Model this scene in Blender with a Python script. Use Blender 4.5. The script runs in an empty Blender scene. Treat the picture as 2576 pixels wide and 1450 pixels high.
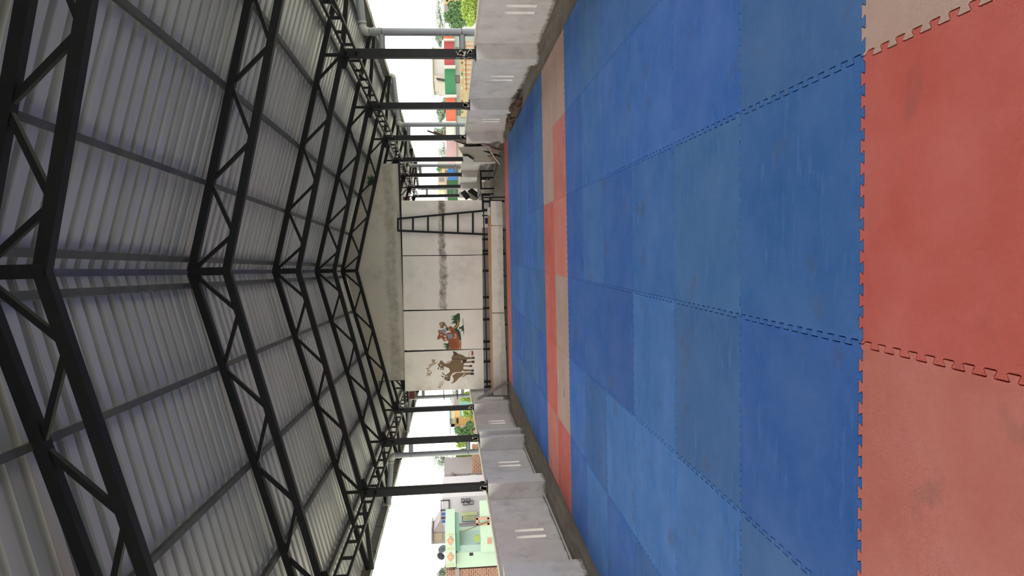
import bpy, bmesh, math, random
import numpy as np
from mathutils import Vector
random.seed(7)
scn = bpy.context.scene
COL = scn.collection

# ------------------------------------------------------------------ camera (photo frame is 2576 x 1450, phone held upright, picture stored turned)
FPX, PITCH, YAW, ROLL = 1705.66, 0.0898281, -0.0587424, 0.0272714
CAM_M = np.array([-0.635107, -2.261774, 1.438013 + 0.03])
TH = math.radians(1.75)                         # hall axis against the mat grid
BM = np.array([[math.cos(TH), math.sin(TH), 0], [-math.sin(TH), math.cos(TH), 0], [0, 0, 1]])
def _basis():
    f = np.array([math.sin(YAW)*math.cos(PITCH), math.cos(YAW)*math.cos(PITCH), -math.sin(PITCH)])
    rt = np.array([math.cos(YAW), -math.sin(YAW), 0.0]); dn = np.cross(f, rt)
    r2 = rt*math.cos(ROLL)+dn*math.sin(ROLL); d2 = -rt*math.sin(ROLL)+dn*math.cos(ROLL)
    return BM@r2, BM@d2, BM@f
RT, DN, FW = _basis()
CAM = BM@CAM_M
cd = bpy.data.cameras.new('camera'); cam = bpy.data.objects.new('camera', cd); COL.objects.link(cam)
cd.sensor_fit = 'HORIZONTAL'; cd.sensor_width = 36; cd.lens = 36*FPX/2576; cd.clip_end = 900; cd.clip_start = 0.05
from mathutils import Matrix
cam.matrix_world = Matrix(((DN[0], RT[0], -FW[0], CAM[0]), (DN[1], RT[1], -FW[1], CAM[1]), (DN[2], RT[2], -FW[2], CAM[2]), (0, 0, 0, 1)))
scn.camera = cam
# ------------------------------------------------------------------ sky and exposure
scn.view_settings.view_transform = 'Standard'; scn.view_settings.look = 'None'
scn.view_settings.gamma = 1; scn.view_settings.use_curve_mapping = False; scn.view_settings.exposure = 0.0
w = bpy.data.worlds.new('overcast_sky'); scn.world = w; w.use_nodes = True
nt = w.node_tree; nt.nodes.clear()
wo = nt.nodes.new('ShaderNodeOutputWorld'); bg = nt.nodes.new('ShaderNodeBackground')
tc = nt.nodes.new('ShaderNodeTexCoord'); sx = nt.nodes.new('ShaderNodeSeparateXYZ'); mr = nt.nodes.new('ShaderNodeMapRange')
rmp = nt.nodes.new('ShaderNodeValToRGB')
nt.links.new(tc.outputs['Generated'], sx.inputs[0]); nt.links.new(sx.outputs['X'], mr.inputs[0])
mr.inputs[1].default_value = -0.7; mr.inputs[2].default_value = 0.7
rmp.color_ramp.elements[0].color = (1.0, 0.965, 0.87, 1); rmp.color_ramp.elements[1].color = (0.86, 0.86, 0.85, 1)
nt.links.new(mr.outputs[0], rmp.inputs[0]); nt.links.new(rmp.outputs[0], bg.inputs[0])
bg.inputs[1].default_value = 3.7
nt.links.new(bg.outputs[0], wo.inputs[0])

# ------------------------------------------------------------------ measuring helpers (rays of the fitted camera against real planes)
def ray(X, Y): return RT*(725-Y)/FPX + DN*(X-1288)/FPX + FW
def bz(X, Y, z): d = ray(X, Y); return CAM + d*((z-CAM[2])/d[2])
def bX(X, Y, x): d = ray(X, Y); return CAM + d*((x-CAM[0])/d[0])
def bY(X, Y, y): d = ray(X, Y); return CAM + d*((y-CAM[1])/d[1])
SP = 3.33
YRT = {-3: -1.66, -2: 1.67, -1: 4.98}; YLT = {-3: -1.0, -2: 2.34, -1: 5.64}
def TR(k): return np.array([2.65, YRT.get(k, 8.40+SP*k), 0.0])
def TL(k): return np.array([-4.36, YLT.get(k, 9.10+SP*k), 0.0])
_u = (TL(0)-TR(0)); _u /= np.linalg.norm(_u); TN = np.array([_u[1], -_u[0], 0.0])
TN = TN if TN[1] > 0 else -TN                     # plane normal of the slightly skewed trusses
def onT(X, Y, k, off=0.0):
    a = TR(k)+TN*off; d = ray(X, Y); return CAM + d*(((a-CAM)@TN)/(d@TN))

# ------------------------------------------------------------------ mesh builder
class MB:
    def __init__(s): s.v = []; s.f = []; s.m = []
    def add(s, vs, fs, mi=0):
        o = len(s.v); s.v += [tuple(map(float, p)) for p in vs]; s.f += [tuple(o+i for i in f) for f in fs]; s.m += [mi]*len(fs); return s
    def box(s, x0, x1, y0, y1, z0, z1, mi=0):
        v = [(x, y, z) for x in (x0, x1) for y in (y0, y1) for z in (z0, z1)]
        return s.add(v, [(0, 1, 3, 2), (4, 6, 7, 5), (0, 4, 5, 1), (2, 3, 7, 6), (0, 2, 6, 4), (1, 5, 7, 3)], mi)
    def bar(s, p, q, w_, h_, up=(0, 0, 1), mi=0, ext=0.0):
        p = np.array(p, float); q = np.array(q, float); d = q-p; L = np.linalg.norm(d); d = d/L
        p = p-d*ext; q = q+d*ext
        up = np.array(up, float)
        a = np.cross(d, up)
        if np.linalg.norm(a) < 1e-4: a = np.cross(d, (0, 1, 0))
        a /= np.linalg.norm(a); b = np.cross(a, d)
        v = [c+a*i*w_/2+b*j*h_/2 for c in (p, q) for i, j in ((-1, -1), (1, -1), (1, 1), (-1, 1))]
        return s.add(v, [(3, 2, 1, 0), (4, 5, 6, 7), (0, 1, 5, 4), (1, 2, 6, 5), (2, 3, 7, 6), (3, 0, 4, 7)], mi)
    def tube(s, pts, r, n=14, mi=0, caps=True):
        pts = [np.array(p, float) for p in pts]; rings = []
        a = None
        for i, p in enumerate(pts):
            d = (pts[min(i+1, len(pts)-1)]-pts[max(i-1, 0)]); d /= np.linalg.norm(d)
            if a is None:
                a = np.cross(d, (0, 0, 1)) if abs(d[2]) < .9 else np.cross(d, (0, 1, 0))
            a = a-d*(a@d); a /= np.linalg.norm(a); b = np.cross(d, a)
            rr = r[i] if isinstance(r, (list, tuple)) else r
            rings.append([p+(a*math.cos(t)+b*math.sin(t))*rr for t in (2*math.pi*k/n for k in range(n))])
        v = [p for rg in rings for p in rg]; f = []
        for i in range(len(pts)-1):
            for k in range(n):
                k2 = (k+1) % n; f.append((i*n+k, i*n+k2, (i+1)*n+k2, (i+1)*n+k))
        if caps: f.append(tuple(range(n-1, -1, -1))); f.append(tuple((len(pts)-1)*n+k for k in range(n)))
        return s.add(v, f, mi)
    def prism(s, pts, nrm, t, mi=0):
        """closed outline pts (3-D, coplanar) given thickness t along nrm"""
        pts = [np.array(p, float) for p in pts]; nrm = np.array(nrm, float); nrm /= np.linalg.norm(nrm); n = len(pts)
        v = pts+[p+nrm*t for p in pts]
        f = [tuple(range(n)), tuple(range(2*n-1, n-1, -1))]+[(i, i+n, (i+1) % n+n, (i+1) % n) for i in range(n)]
        return s.add(v, f, mi)
    def build(s, name, mats, parent=None, smooth=False, bevel=0):
        me = bpy.data.meshes.new(name); off = world_of(parent)
        me.from_pydata([(a-off[0], b-off[1], c-off[2]) for a, b, c in s.v], [], s.f)
        mats = mats if isinstance(mats, (list, tuple)) else [mats]
        for m in mats: me.materials.append(m)
        for p, mi in zip(me.polygons, s.m): p.material_index = mi; p.use_smooth = smooth
        bm = bmesh.new(); bm.from_mesh(me); bmesh.ops.recalc_face_normals(bm, faces=bm.faces)
        bm.to_mesh(me); bm.free()
        if smooth:
            try: me.set_sharp_from_angle(angle=math.radians(40))
            except Exception: pass
        o = bpy.data.objects.new(name, me); COL.objects.link(o)
        if parent is not None: o.parent = parent
        if bevel:
            b = o.modifiers.new('bevel', 'BEVEL'); b.width = bevel; b.segments = 2; b.limit_method = 'ANGLE'
        return o
def world_of(o):
    v = np.zeros(3)
    while o is not None: v += np.array(o.location); o = o.parent
    return v
def tag(o, label=None, cat=None, group=None, kind=None):
    if label: o['label'] = label
    if cat: o['category'] = cat
    if group: o['group'] = group
    if kind: o['kind'] = kind
    return o
def thing(name, loc, label, cat, group=None):
    o = bpy.data.objects.new(name, None); COL.objects.link(o); o.location = tuple(map(float, loc)); o.empty_display_size = .1
    return tag(o, label, cat, group)

# ------------------------------------------------------------------ materials
def mat(name, col, rough=.6, metal=0.0, var=.12, scale=6, bump=0.0, bscale=60, dirt=None, dirt_amt=.0, dscale=3, stretch=(1, 1, 1), spec=.5):
    m = bpy.data.materials.new(name); m.use_nodes = True; t = m.node_tree; N = t.nodes; L = t.links
    b = N['Principled BSDF']; b.inputs['Roughness'].default_value = rough; b.inputs['Metallic'].default_value = metal
    b.inputs['Specular IOR Level'].default_value = spec
    tcn = N.new('ShaderNodeTexCoord'); mp = N.new('ShaderNodeMapping'); mp.inputs['Scale'].default_value = stretch
    L.new(tcn.outputs['Object'], mp.inputs[0])
    nz = N.new('ShaderNodeTexNoise'); nz.inputs['Scale'].default_value = scale; nz.inputs['Detail'].default_value = 5; L.new(mp.outputs[0], nz.inputs['Vector'])
    r = N.new('ShaderNodeValToRGB'); r.color_ramp.elements[0].position = .3; r.color_ramp.elements[1].position = .7
    r.color_ramp.elements[0].color = tuple(c*(1-var) for c in col)+(1,); r.color_ramp.elements[1].color = tuple(min(1, c*(1+var)) for c in col)+(1,)
    L.new(nz.outputs[0], r.inputs[0]); out = r.outputs[0]
    if dirt:
        n2 = N.new('ShaderNodeTexNoise'); n2.inputs['Scale'].default_value = dscale; n2.inputs['Detail'].default_value = 8; n2.inputs['Roughness'].default_value = .7
        L.new(mp.outputs[0], n2.inputs['Vector'])
        r2 = N.new('ShaderNodeValToRGB'); r2.color_ramp.elements[0].position = .52; r2.color_ramp.elements[1].position = .72
        r2.color_ramp.elements[0].color = (0, 0, 0, 1); r2.color_ramp.elements[1].color = (dirt_amt,)*3+(1,)
        L.new(n2.outputs[0], r2.inputs[0])
        mx = N.new('ShaderNodeMix'); mx.data_type = 'RGBA'; L.new(r2.outputs[0], mx.inputs[0]); L.new(out, mx.inputs[6]); mx.inputs[7].default_value = tuple(dirt)+(1,)
        out = mx.outputs[2]
    L.new(out, b.inputs['Base Color'])
    if bump:
        n3 = N.new('ShaderNodeTexNoise'); n3.inputs['Scale'].default_value = bscale; n3.inputs['Detail'].default_value = 4; L.new(mp.outputs[0], n3.inputs['Vector'])
        bp = N.new('ShaderNodeBump'); bp.inputs['Strength'].default_value = bump; bp.inputs['Distance'].default_value = .01
        L.new(n3.outputs[0], bp.inputs['Height']); L.new(bp.outputs[0], b.inputs['Normal'])
    return m
def S(r, g, b):   # sRGB 0-255 to linear
    return tuple(((c/255)/12.92 if c/255 <= .04045 else ((c/255+.055)/1.055)**2.4) for c in (r, g, b))

def mat_foam(streak=.55):
    m = bpy.data.materials.new('woven_foam'); m.use_nodes = True; t = m.node_tree; N = t.nodes; L = t.links
    b = N['Principled BSDF']; b.inputs['Roughness'].default_value = .7; b.inputs['Specular IOR Level'].default_value = .2
    oi = N.new('ShaderNodeObjectInfo'); tcn = N.new('ShaderNodeTexCoord')
    va = N.new('ShaderNodeVectorMath'); va.operation = 'ADD'
    sc = N.new('ShaderNodeVectorMath'); sc.operation = 'SCALE'; sc.inputs['Scale'].default_value = 60
    cb = N.new('ShaderNodeCombineXYZ'); L.new(oi.outputs['Random'], cb.inputs[0]); L.new(oi.outputs['Random'], cb.inputs[1]); L.new(cb.outputs[0], sc.inputs[0])
    L.new(tcn.outputs['Object'], va.inputs[0]); L.new(sc.outputs[0], va.inputs[1])
    # broad fading
    n1 = N.new('ShaderNodeTexNoise'); n1.inputs['Scale'].default_value = 2.2; n1.inputs['Detail'].default_value = 6; n1.inputs['Roughness'].default_value = .6; L.new(va.outputs[0], n1.inputs['Vector'])
    r1 = N.new('ShaderNodeMapRange'); r1.inputs[1].default_value = .3; r1.inputs[2].default_value = .75; r1.inputs[3].default_value = 0.0; r1.inputs[4].default_value = .55; L.new(n1.outputs[0], r1.inputs[0])
    # streaky scuffs
    mp = N.new('ShaderNodeMapping'); mp.inputs['Scale'].default_value = (3, 12, 1); mp.inputs['Rotation'].default_value = (0, 0, .2); L.new(va.outputs[0], mp.inputs[0])
    n2 = N.new('ShaderNodeTexNoise'); n2.inputs['Scale'].default_value = 1.6; n2.inputs['Detail'].default_value = 7; n2.inputs['Roughness'].default_value = .65; L.new(mp.outputs[0], n2.inputs['Vector'])
    r2 = N.new('ShaderNodeMapRange'); r2.inputs[1].default_value = .46; r2.inputs[2].default_value = .74; r2.inputs[3].default_value = 0; r2.inputs[4].default_value = streak; L.new(n2.outputs[0], r2.inputs[0])
    mxa = N.new('ShaderNodeMath'); mxa.operation = 'MAXIMUM'; L.new(r1.outputs[0], mxa.inputs[0]); L.new(r2.outputs[0], mxa.inputs[1])
    # worn tone: object colour pulled to a chalky grey of the same value
    hs = N.new('ShaderNodeHueSaturation'); hs.inputs['Saturation'].default_value = .82; hs.inputs['Value'].default_value = 1.3; L.new(oi.outputs['Color'], hs.inputs['Color'])
    mx = N.new('ShaderNodeMix'); mx.data_type = 'RGBA'; L.new(mxa.outputs[0], mx.inputs[0]); L.new(oi.outputs['Color'], mx.inputs[6]); L.new(hs.outputs[0], mx.inputs[7])
    # few earthy stains
    n4 = N.new('ShaderNodeTexNoise'); n4.inputs['Scale'].default_value = 3.1; n4.inputs['Detail'].default_value = 3; L.new(va.outputs[0], n4.inputs['Vector'])
    r4 = N.new('ShaderNodeMapRange'); r4.inputs[1].default_value = .62; r4.inputs[2].default_value = .78; r4.inputs[4].default_value = .5; L.new(n4.outputs[0], r4.inputs[0])
    mx2 = N.new('ShaderNodeMix'); mx2.data_type = 'RGBA'; L.new(r4.outputs[0], mx2.inputs[0]); L.new(mx.outputs[2], mx2.inputs[6]); mx2.inputs[7].default_value = (.16, .15, .13, 1)
    L.new(mx2.outputs[2], b.inputs['Base Color'])
    # woven relief: small checker of ribs
    wv = []
    for d in ('X', 'Y'):
        q = N.new('ShaderNodeTexWave'); q.bands_direction = d; q.inputs['Scale'].default_value = 82; L.new(tcn.outputs['Object'], q.inputs['Vector']); wv.append(q)
    mm = N.new('ShaderNodeMath'); mm.operation = 'MULTIPLY'; L.new(wv[0].outputs[1], mm.inputs[0]); L.new(wv[1].outputs[1], mm.inputs[1])
    bp = N.new('ShaderNodeBump'); bp.inputs['Strength'].default_value = .8; bp.inputs['Distance'].default_value = .003; L.new(mm.outputs[0], bp.inputs['Height']); L.new(bp.outputs[0], b.inputs['Normal'])
    return m
FOAM = mat_foam(.6); FOAMR = mat_foam(.15)
STEEL = mat('black_painted_steel', (.006, .007, .009), rough=.5, var=.25, scale=9, bump=.1, dirt=(.03, .027, .022), dirt_amt=.25, dscale=5, spec=.25)
PURLIN = mat('dark_purlin_paint', (.05, .055, .06), rough=.5, var=.3, scale=5, dirt=(.11, .10, .07), dirt_amt=.8, dscale=2.2)
ROOFM = mat('galvanised_sheet', (.45, .455, .47), rough=.35, metal=.3, var=.08, scale=2, dirt=(.30, .31, .31), dirt_amt=.35, dscale=1.6, stretch=(.35, 2.5, 1))
PLAST = mat('whitewashed_plaster', S(228, 223, 221), rough=.9, var=.07, scale=3, bump=.35, bscale=26, dirt=S(140, 134, 130), dirt_amt=.4, dscale=2.4)
PLASTD = mat('aged_plaster_top', S(215, 210, 196), rough=.9, var=.08, scale=5, bump=.3, bscale=30)
CONC = mat('cement_floor', S(142, 132, 120), rough=.8, var=.22, scale=3, bump=.3, bscale=30, dirt=S(86, 78, 70), dirt_amt=.65, dscale=2.0, stretch=(3, .7, 1))
PVC = mat('grey_pvc', S(128, 133, 138), rough=.4, var=.05, scale=3)
PVCL = mat('pale_pvc_fitting', S(165, 166, 158), rough=.45, var=.06, scale=3)
BLACK = mat('matt_black', (.012, .012, .014), rough=.7, var=.2)
MORT = mat('splashed_mortar', S(176, 170, 156), rough=.95, var=.2, scale=20, bump=.6)
WOOD = mat('plywood', S(190, 150, 108), rough=.7, var=.15, scale=4, stretch=(.8, 8, 8), dirt=S(120, 90, 62), dirt_amt=.35, dscale=2)
WOODG = mat('weathered_board', S(165, 158, 148), rough=.8, var=.12, scale=3, dirt=S(120, 112, 98), dirt_amt=.5, dscale=2.5)
WOODB = mat('brown_board', S(128, 92, 74), rough=.8, var=.2, scale=4)
WHITEP = mat('white_plastic', S(215, 212, 205), rough=.5, var=.05)
RUST = mat('rusty_red_paint', S(96, 34, 34), rough=.7, var=.15)
LILAC = mat('lilac_plaster', S(160, 154, 162), rough=.85, var=.06)

def smear(m, z0, half, amt, col, nscale=5, wob=.1, thr=(.72, 1.02)):
    """grime with a shape of its own: a noisy horizontal band around height z0"""
    N = m.node_tree.nodes; L = m.node_tree.links; b = N['Principled BSDF']
    src = b.inputs['Base Color'].links[0].from_socket
    tcn = N.new('ShaderNodeNewGeometry'); sp = N.new('ShaderNodeSeparateXYZ'); L.new(tcn.outputs['Position'], sp.inputs[0])
    nz = N.new('ShaderNodeTexNoise'); nz.inputs['Scale'].default_value = nscale; nz.inputs['Detail'].default_value = 10; nz.inputs['Roughness'].default_value = .72; L.new(tcn.outputs['Position'], nz.inputs['Vector'])
    nb = N.new('ShaderNodeTexNoise'); nb.inputs['Scale'].default_value = 1.3; nb.inputs['Detail'].default_value = 2; L.new(tcn.outputs['Position'], nb.inputs['Vector'])
    ad = N.new('ShaderNodeMath'); ad.operation = 'MULTIPLY_ADD'; L.new(nb.outputs[0], ad.inputs[0]); ad.inputs[1].default_value = wob*2; L.new(sp.outputs['Z'], ad.inputs[2])
    sb = N.new('ShaderNodeMath'); sb.operation = 'SUBTRACT'; L.new(ad.outputs[0], sb.inputs[0]); sb.inputs[1].default_value = z0+wob
    ab = N.new('ShaderNodeMath'); ab.operation = 'ABSOLUTE'; L.new(sb.outputs[0], ab.inputs[0])
    mr_ = N.new('ShaderNodeMapRange'); mr_.inputs[1].default_value = half*.3; mr_.inputs[2].default_value = half; mr_.inputs[3].default_value = .42; mr_.inputs[4].default_value = -.1; L.new(ab.outputs[0], mr_.inputs[0])
    s2 = N.new('ShaderNodeMath'); s2.operation = 'ADD'; L.new(mr_.outputs[0], s2.inputs[0]); L.new(nz.outputs[0], s2.inputs[1])
    m3 = N.new('ShaderNodeMapRange'); m3.inputs[1].default_value = thr[0]; m3.inputs[2].default_value = thr[1]; m3.inputs[4].default_value = amt; L.new(s2.outputs[0], m3.inputs[0])
    mx = N.new('ShaderNodeMix'); mx.data_type = 'RGBA'; L.new(m3.outputs[0], mx.inputs[0]); L.new(src, mx.inputs[6]); mx.inputs[7].default_value = col+(1,)
    L.new(mx.outputs[2], b.inputs['Base Color'])
    return m
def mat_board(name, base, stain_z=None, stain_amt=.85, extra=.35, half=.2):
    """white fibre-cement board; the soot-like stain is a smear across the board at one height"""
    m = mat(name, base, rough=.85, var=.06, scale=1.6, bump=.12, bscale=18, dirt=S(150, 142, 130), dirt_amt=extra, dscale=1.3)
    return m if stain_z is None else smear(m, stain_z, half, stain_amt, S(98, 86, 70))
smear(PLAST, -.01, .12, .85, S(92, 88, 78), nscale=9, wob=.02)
BOARD = mat_board('fibre_cement_board', S(234, 228, 216))
BOARDS = mat_board('stained_fibre_board', S(232, 226, 214), 1.66, .9)
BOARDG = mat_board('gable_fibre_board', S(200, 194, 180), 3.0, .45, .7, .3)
BOARDL = mat_board('low_fibre_board', S(232, 228, 218), .12, .3)

# ------------------------------------------------------------------ floor, walls
Y0, Y1 = -9.0, 31.5
XR, XL = 2.78, -4.47
mb = MB().box(XL-.9, XR+.9, Y0, Y1, -4.5, 0.0)
tag(mb.build('floor', CONC), kind='structure')
grd = mat('scrub_ground', S(170, 170, 152), rough=1, var=.35, scale=.15)
tag(MB().box(-220, 220, -60, 400, -5.0, -4.5).build('ground', grd), kind='structure')

def parapet(side):
    xin, sgn = (XR, 1) if side == 'right' else (XL, -1)
    T, H = .10, (.97 if side == 'right' else .93)
    xo = xin+sgn*T
    slots = []
    cs = [6.92-3.33, 6.92, 10.2, 13.7, 17.0, 20.3, 23.7, 27] if side == 'right' else [7.25-3.4, 7.25, 10.73, 14.35, 17.8, 21.1, 24.4]
    for c in cs:
        for d in (-.12, .12): slots.append((c+d-.045, c+d+.045))
    slots.sort()
    b = MB(); x0, x1 = min(xin, xo), max(xin, xo)
    b.box(x0, x1, Y0, Y1, 0, .23); b.box(x0, x1, Y0, Y1, .65, H)
    y = Y0
    for a, c in slots: b.box(x0, x1, y, a, .23, .65); y = c
    b.box(x0, x1, y, Y1, .23, .65)
    o = tag(b.build('wall_'+side, PLAST), kind='structure')
    cp = MB().box(x0-.02, x1+.02, Y0, Y1, H, H+.035)
    cp.build('coping', PLASTD, o)
    for k in range(-3, 7):
        yc = TR(k)[1] if side == 'right' else TL(k)[1]+.05
        if side == 'right': ws = [(yc-.08, yc+.24)]
        else: ws = [(yc-.41, yc+.01)] if k != 1 else [(yc-.72, yc-.52), (yc-.13, yc+.08)]
        for a, c in ws:
            xf = (2.545 if side == 'right' else -4.2)
            p = MB(); p.box(min(xin, xf), max(xin, xf), a, c, 0, H+.01)
            p.build('pilaster', PLAST, o, bevel=.006)
    return o
parapet('right'); parapet('left')
# thin white conduit lying in the gap at the foot of the left wall, one length per bay
for i, (a, c) in enumerate(((3.3, 5.35), (5.9, 8.75), (9.7, 11.8), (13.0, 15.4))):
    n_ = 'nearest the camera,second from the camera,third from the camera,farthest from the camera'.split(',')[i]
    tag(MB().tube([(-4.40, a, .045), (-4.405, (a+c)/2, .04), (-4.40, c, .045)], .012, 8).build('conduit', WHITEP),
        'thin white conduit along the left wall foot, ' + n_, 'pipe', 'conduit lengths at the left wall foot')

# ------------------------------------------------------------------ mats
PT, DEP = 1/13, .0115
def edge_pts(n=13):
    """zigzag of dovetail teeth along s 0..1, offset d"""
    p = PT; a = .07*p; c = .05*p; out = [(0, 0), (.012, 0)]
    for i in range(n):
        s = i*p
        q = [(s+.25*p+a, -DEP), (s+.25*p-a+.0, DEP)] if False else None
        # low section then high section
        out += [(s+.27*p-a, -DEP+.002), (s+.27*p-a+c, -DEP), (s+.73*p+a-c, -DEP), (s+.73*p+a, -DEP+.003), (s+.73*p-a, DEP-.003), (s+.73*p-a+c, DEP)] if i < n-1 else [(s+.27*p-a, -DEP+.002), (s+.27*p-a+c, -DEP), (s+.73*p-c, -DEP), (s+.73*p, -DEP+.003)]
        if i < n-1: out += [(s+1.27*p+a-c, DEP), (s+1.27*p+a, DEP-.003)]
    out += [(1-.012, 0), (1, 0)]
    return out
EP = edge_pts()
GAP = .0022
def mat_outline():
    """one mat on the unit square, outline counter-clockwise; teeth match the neighbour's exactly"""
    b = [(s, d) for s, d in EP]                     # bottom edge y=0+d
    r = [(1-d, s) for s, d in EP]
    t = [(s, 1+d) for s, d in reversed(EP)]
    l = [(-d, s) for s, d in reversed(EP)]
    pts = b[:-1]+r[:-1]+t[:-1]+l[:-1]
    # shrink a hair along the normals to leave the joint open
    n = len(pts); out = []
    for i in range(n):
        p0, p1, p2 = pts[i-1], pts[i], pts[(i+1) % n]
        e1 = (p1[0]-p0[0], p1[1]-p0[1]); e2 = (p2[0]-p1[0], p2[1]-p1[1])
        l1 = math.hypot(*e1) or 1; l2 = math.hypot(*e2) or 1
        nx = -(e1[1]/l1+e2[1]/l2); ny = (e1[0]/l1+e2[0]/l2); ln = math.hypot(nx, ny) or 1
        out.append((p1[0]+nx/ln*GAP, p1[1]+ny/ln*GAP))
    return out
OL = mat_outline()
def mat_mesh():
    me = bpy.data.meshes.new('foam_mat'); bm = bmesh.new(); h = .03; c = .0022
    # top chamfer: inner ring
    n = len(OL); inn = []
    for i in range(n):
        p0, p1, p2 = OL[i-1], OL[i], OL[(i+1) % n]
        e1 = (p1[0]-p0[0], p1[1]-p0[1]); e2 = (p2[0]-p1[0], p2[1]-p1[1]); l1 = math.hypot(*e1) or 1; l2 = math.hypot(*e2) or 1
        nx = -(e1[1]/l1+e2[1]/l2); ny = (e1[0]/l1+e2[0]/l2); ln = math.hypot(nx, ny) or 1
        inn.append((p1[0]+nx/ln*.0014, p1[1]+ny/ln*.0014))
    lo = [bm.verts.new((x-.5, y-.5, 0)) for x, y in OL]; mi = [bm.verts.new((x-.5, y-.5, h-c)) for x, y in OL]; hi = [bm.verts.new((x-.5, y-.5, h)) for x, y in inn]
    bm.faces.new(hi)
    for i in range(n):
        j = (i+1) % n
        bm.faces.new((lo[i], lo[j], mi[j], mi[i])); bm.faces.new((mi[i], mi[j], hi[j], hi[i]))
    bm.faces.new(lo[::-1])
    bm.to_mesh(me); bm.free(); me.materials.append(FOAM); return me
MM = mat_mesh(); MMR = MM.copy(); MMR.materials.clear(); MMR.materials.append(FOAMR)
BLUE = [(c_[0]*1.35, c_[1]*1.5, c_[2]*1.45) for c_ in ((.030, .135, .50), (.036, .15, .47), (.028, .12, .46), (.045, .165, .50), (.034, .155, .54), (.05, .16, .42), (.033, .14, .44))]
RED = (.88, .17, .135); REDL = (.92, .29, .235); PALE = (.74, .50, .42); REDF = (.80, .235, .19); REDB = (.90, .19, .15)
LB = (.062, .27, .78); GB = (.066, .225, .60); DB = (.036, .185, .66)
special = {(2, 2): LB, (1, 2): GB, (0, 2): DB, (2, 1): LB, (1, 1): LB, (0, 1): GB, (0, 4): GB, (0, 3): (.04, .20, .62), (3, 3): DB, (4, 2): DB, (1, 0): LB, (3, 1): LB, (4, 0): LB,
           (-1, 4): PALE, (-1, 5): PALE, (-1, 3): RED, (-1, 2): REDF, (-1, 1): REDF, (-1, 0): REDF,
           (6, 5): PALE, (7, 5): PALE, (6, 4): REDL, (7, 4): PALE, (6, 3): REDL, (7, 3): REDB, (6, 2): PALE, (7, 2): REDB, (6, 1): PALE, (7, 1): REDB, (6, 0): REDB, (7, 0): REDL}
ORD = 'first second third fourth fifth sixth seventh eighth ninth tenth eleventh twelfth thirteenth fourteenth fifteenth sixteenth'.split()
for j in range(-1, 15):
    for c in range(6):
        cx, cy = -4+c+.5, j+.5
        p = BM@np.array([cx, cy, 0])
        o = bpy.data.objects.new('foam_mat', MM); COL.objects.link(o)
        o.location = (p[0], p[1], .0005); o.rotation_euler = (0, 0, -TH)
        if (j, c) in special: rgb = special[(j, c)]
        elif j == 14: rgb = REDB
        else: rgb = random.choice(BLUE)
        if rgb[0] > rgb[2]: o.data = MMR
        k = random.uniform(.93, 1.07); o.color = tuple(min(1, v*k) for v in rgb)+(1,)
        nm = 'blue' if rgb[2] > rgb[0] else ('faded pinkish' if rgb == PALE else 'red')
        tag(o, f'{nm} interlocking foam mat, {ORD[c]} from the left wall, {ORD[j+1]} row from the camera', 'mat', 'interlocking foam mats on the hall floor')

# ------------------------------------------------------------------ roof
ZA, ZB = 4.22, 3.86             # ridge height of the upper and lower truss chord (above the floor)
ZC_T, ZC_B = 3.31, 3.02         # the same above the columns
XA = -.65; RE, LE = 4.2, -5.75  # ridge, eaves
def ztop(x): return ZA-(ZA-ZC_T)*(x-XA)/(2.65-XA) if x > XA else ZA-(ZA-ZC_T)*(XA-x)/(XA+4.36)
def zbot(x):
    if x > 2.65 or x < -4.36: return ZC_B-.05*abs(x-(2.65 if x > 0 else -4.36))
    return ZB-(ZB-ZC_B)*(x-XA)/(2.65-XA) if x > XA else ZB-(ZB-ZC_B)*(XA-x)/(XA+4.36)
def yk(k, x):
    a, b = TR(k), TL(k); return a[1]+(b[1]-a[1])*(a[0]-x)/(a[0]-b[0])
def P(k, x, z): return np.array([x, yk(k, x), z])
UPT = (TN[0], TN[1], 0)
which = {-2: 'nearest the camera', -1: 'second from the camera', 0: 'third from the camera', 1: 'fourth from the camera', 2: 'directly over the white partition',
         3: 'first one behind the partition', 4: 'second one behind the partition', 5: 'third one behind the partition', 6: 'farthest, at the back of the hall'}
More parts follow.
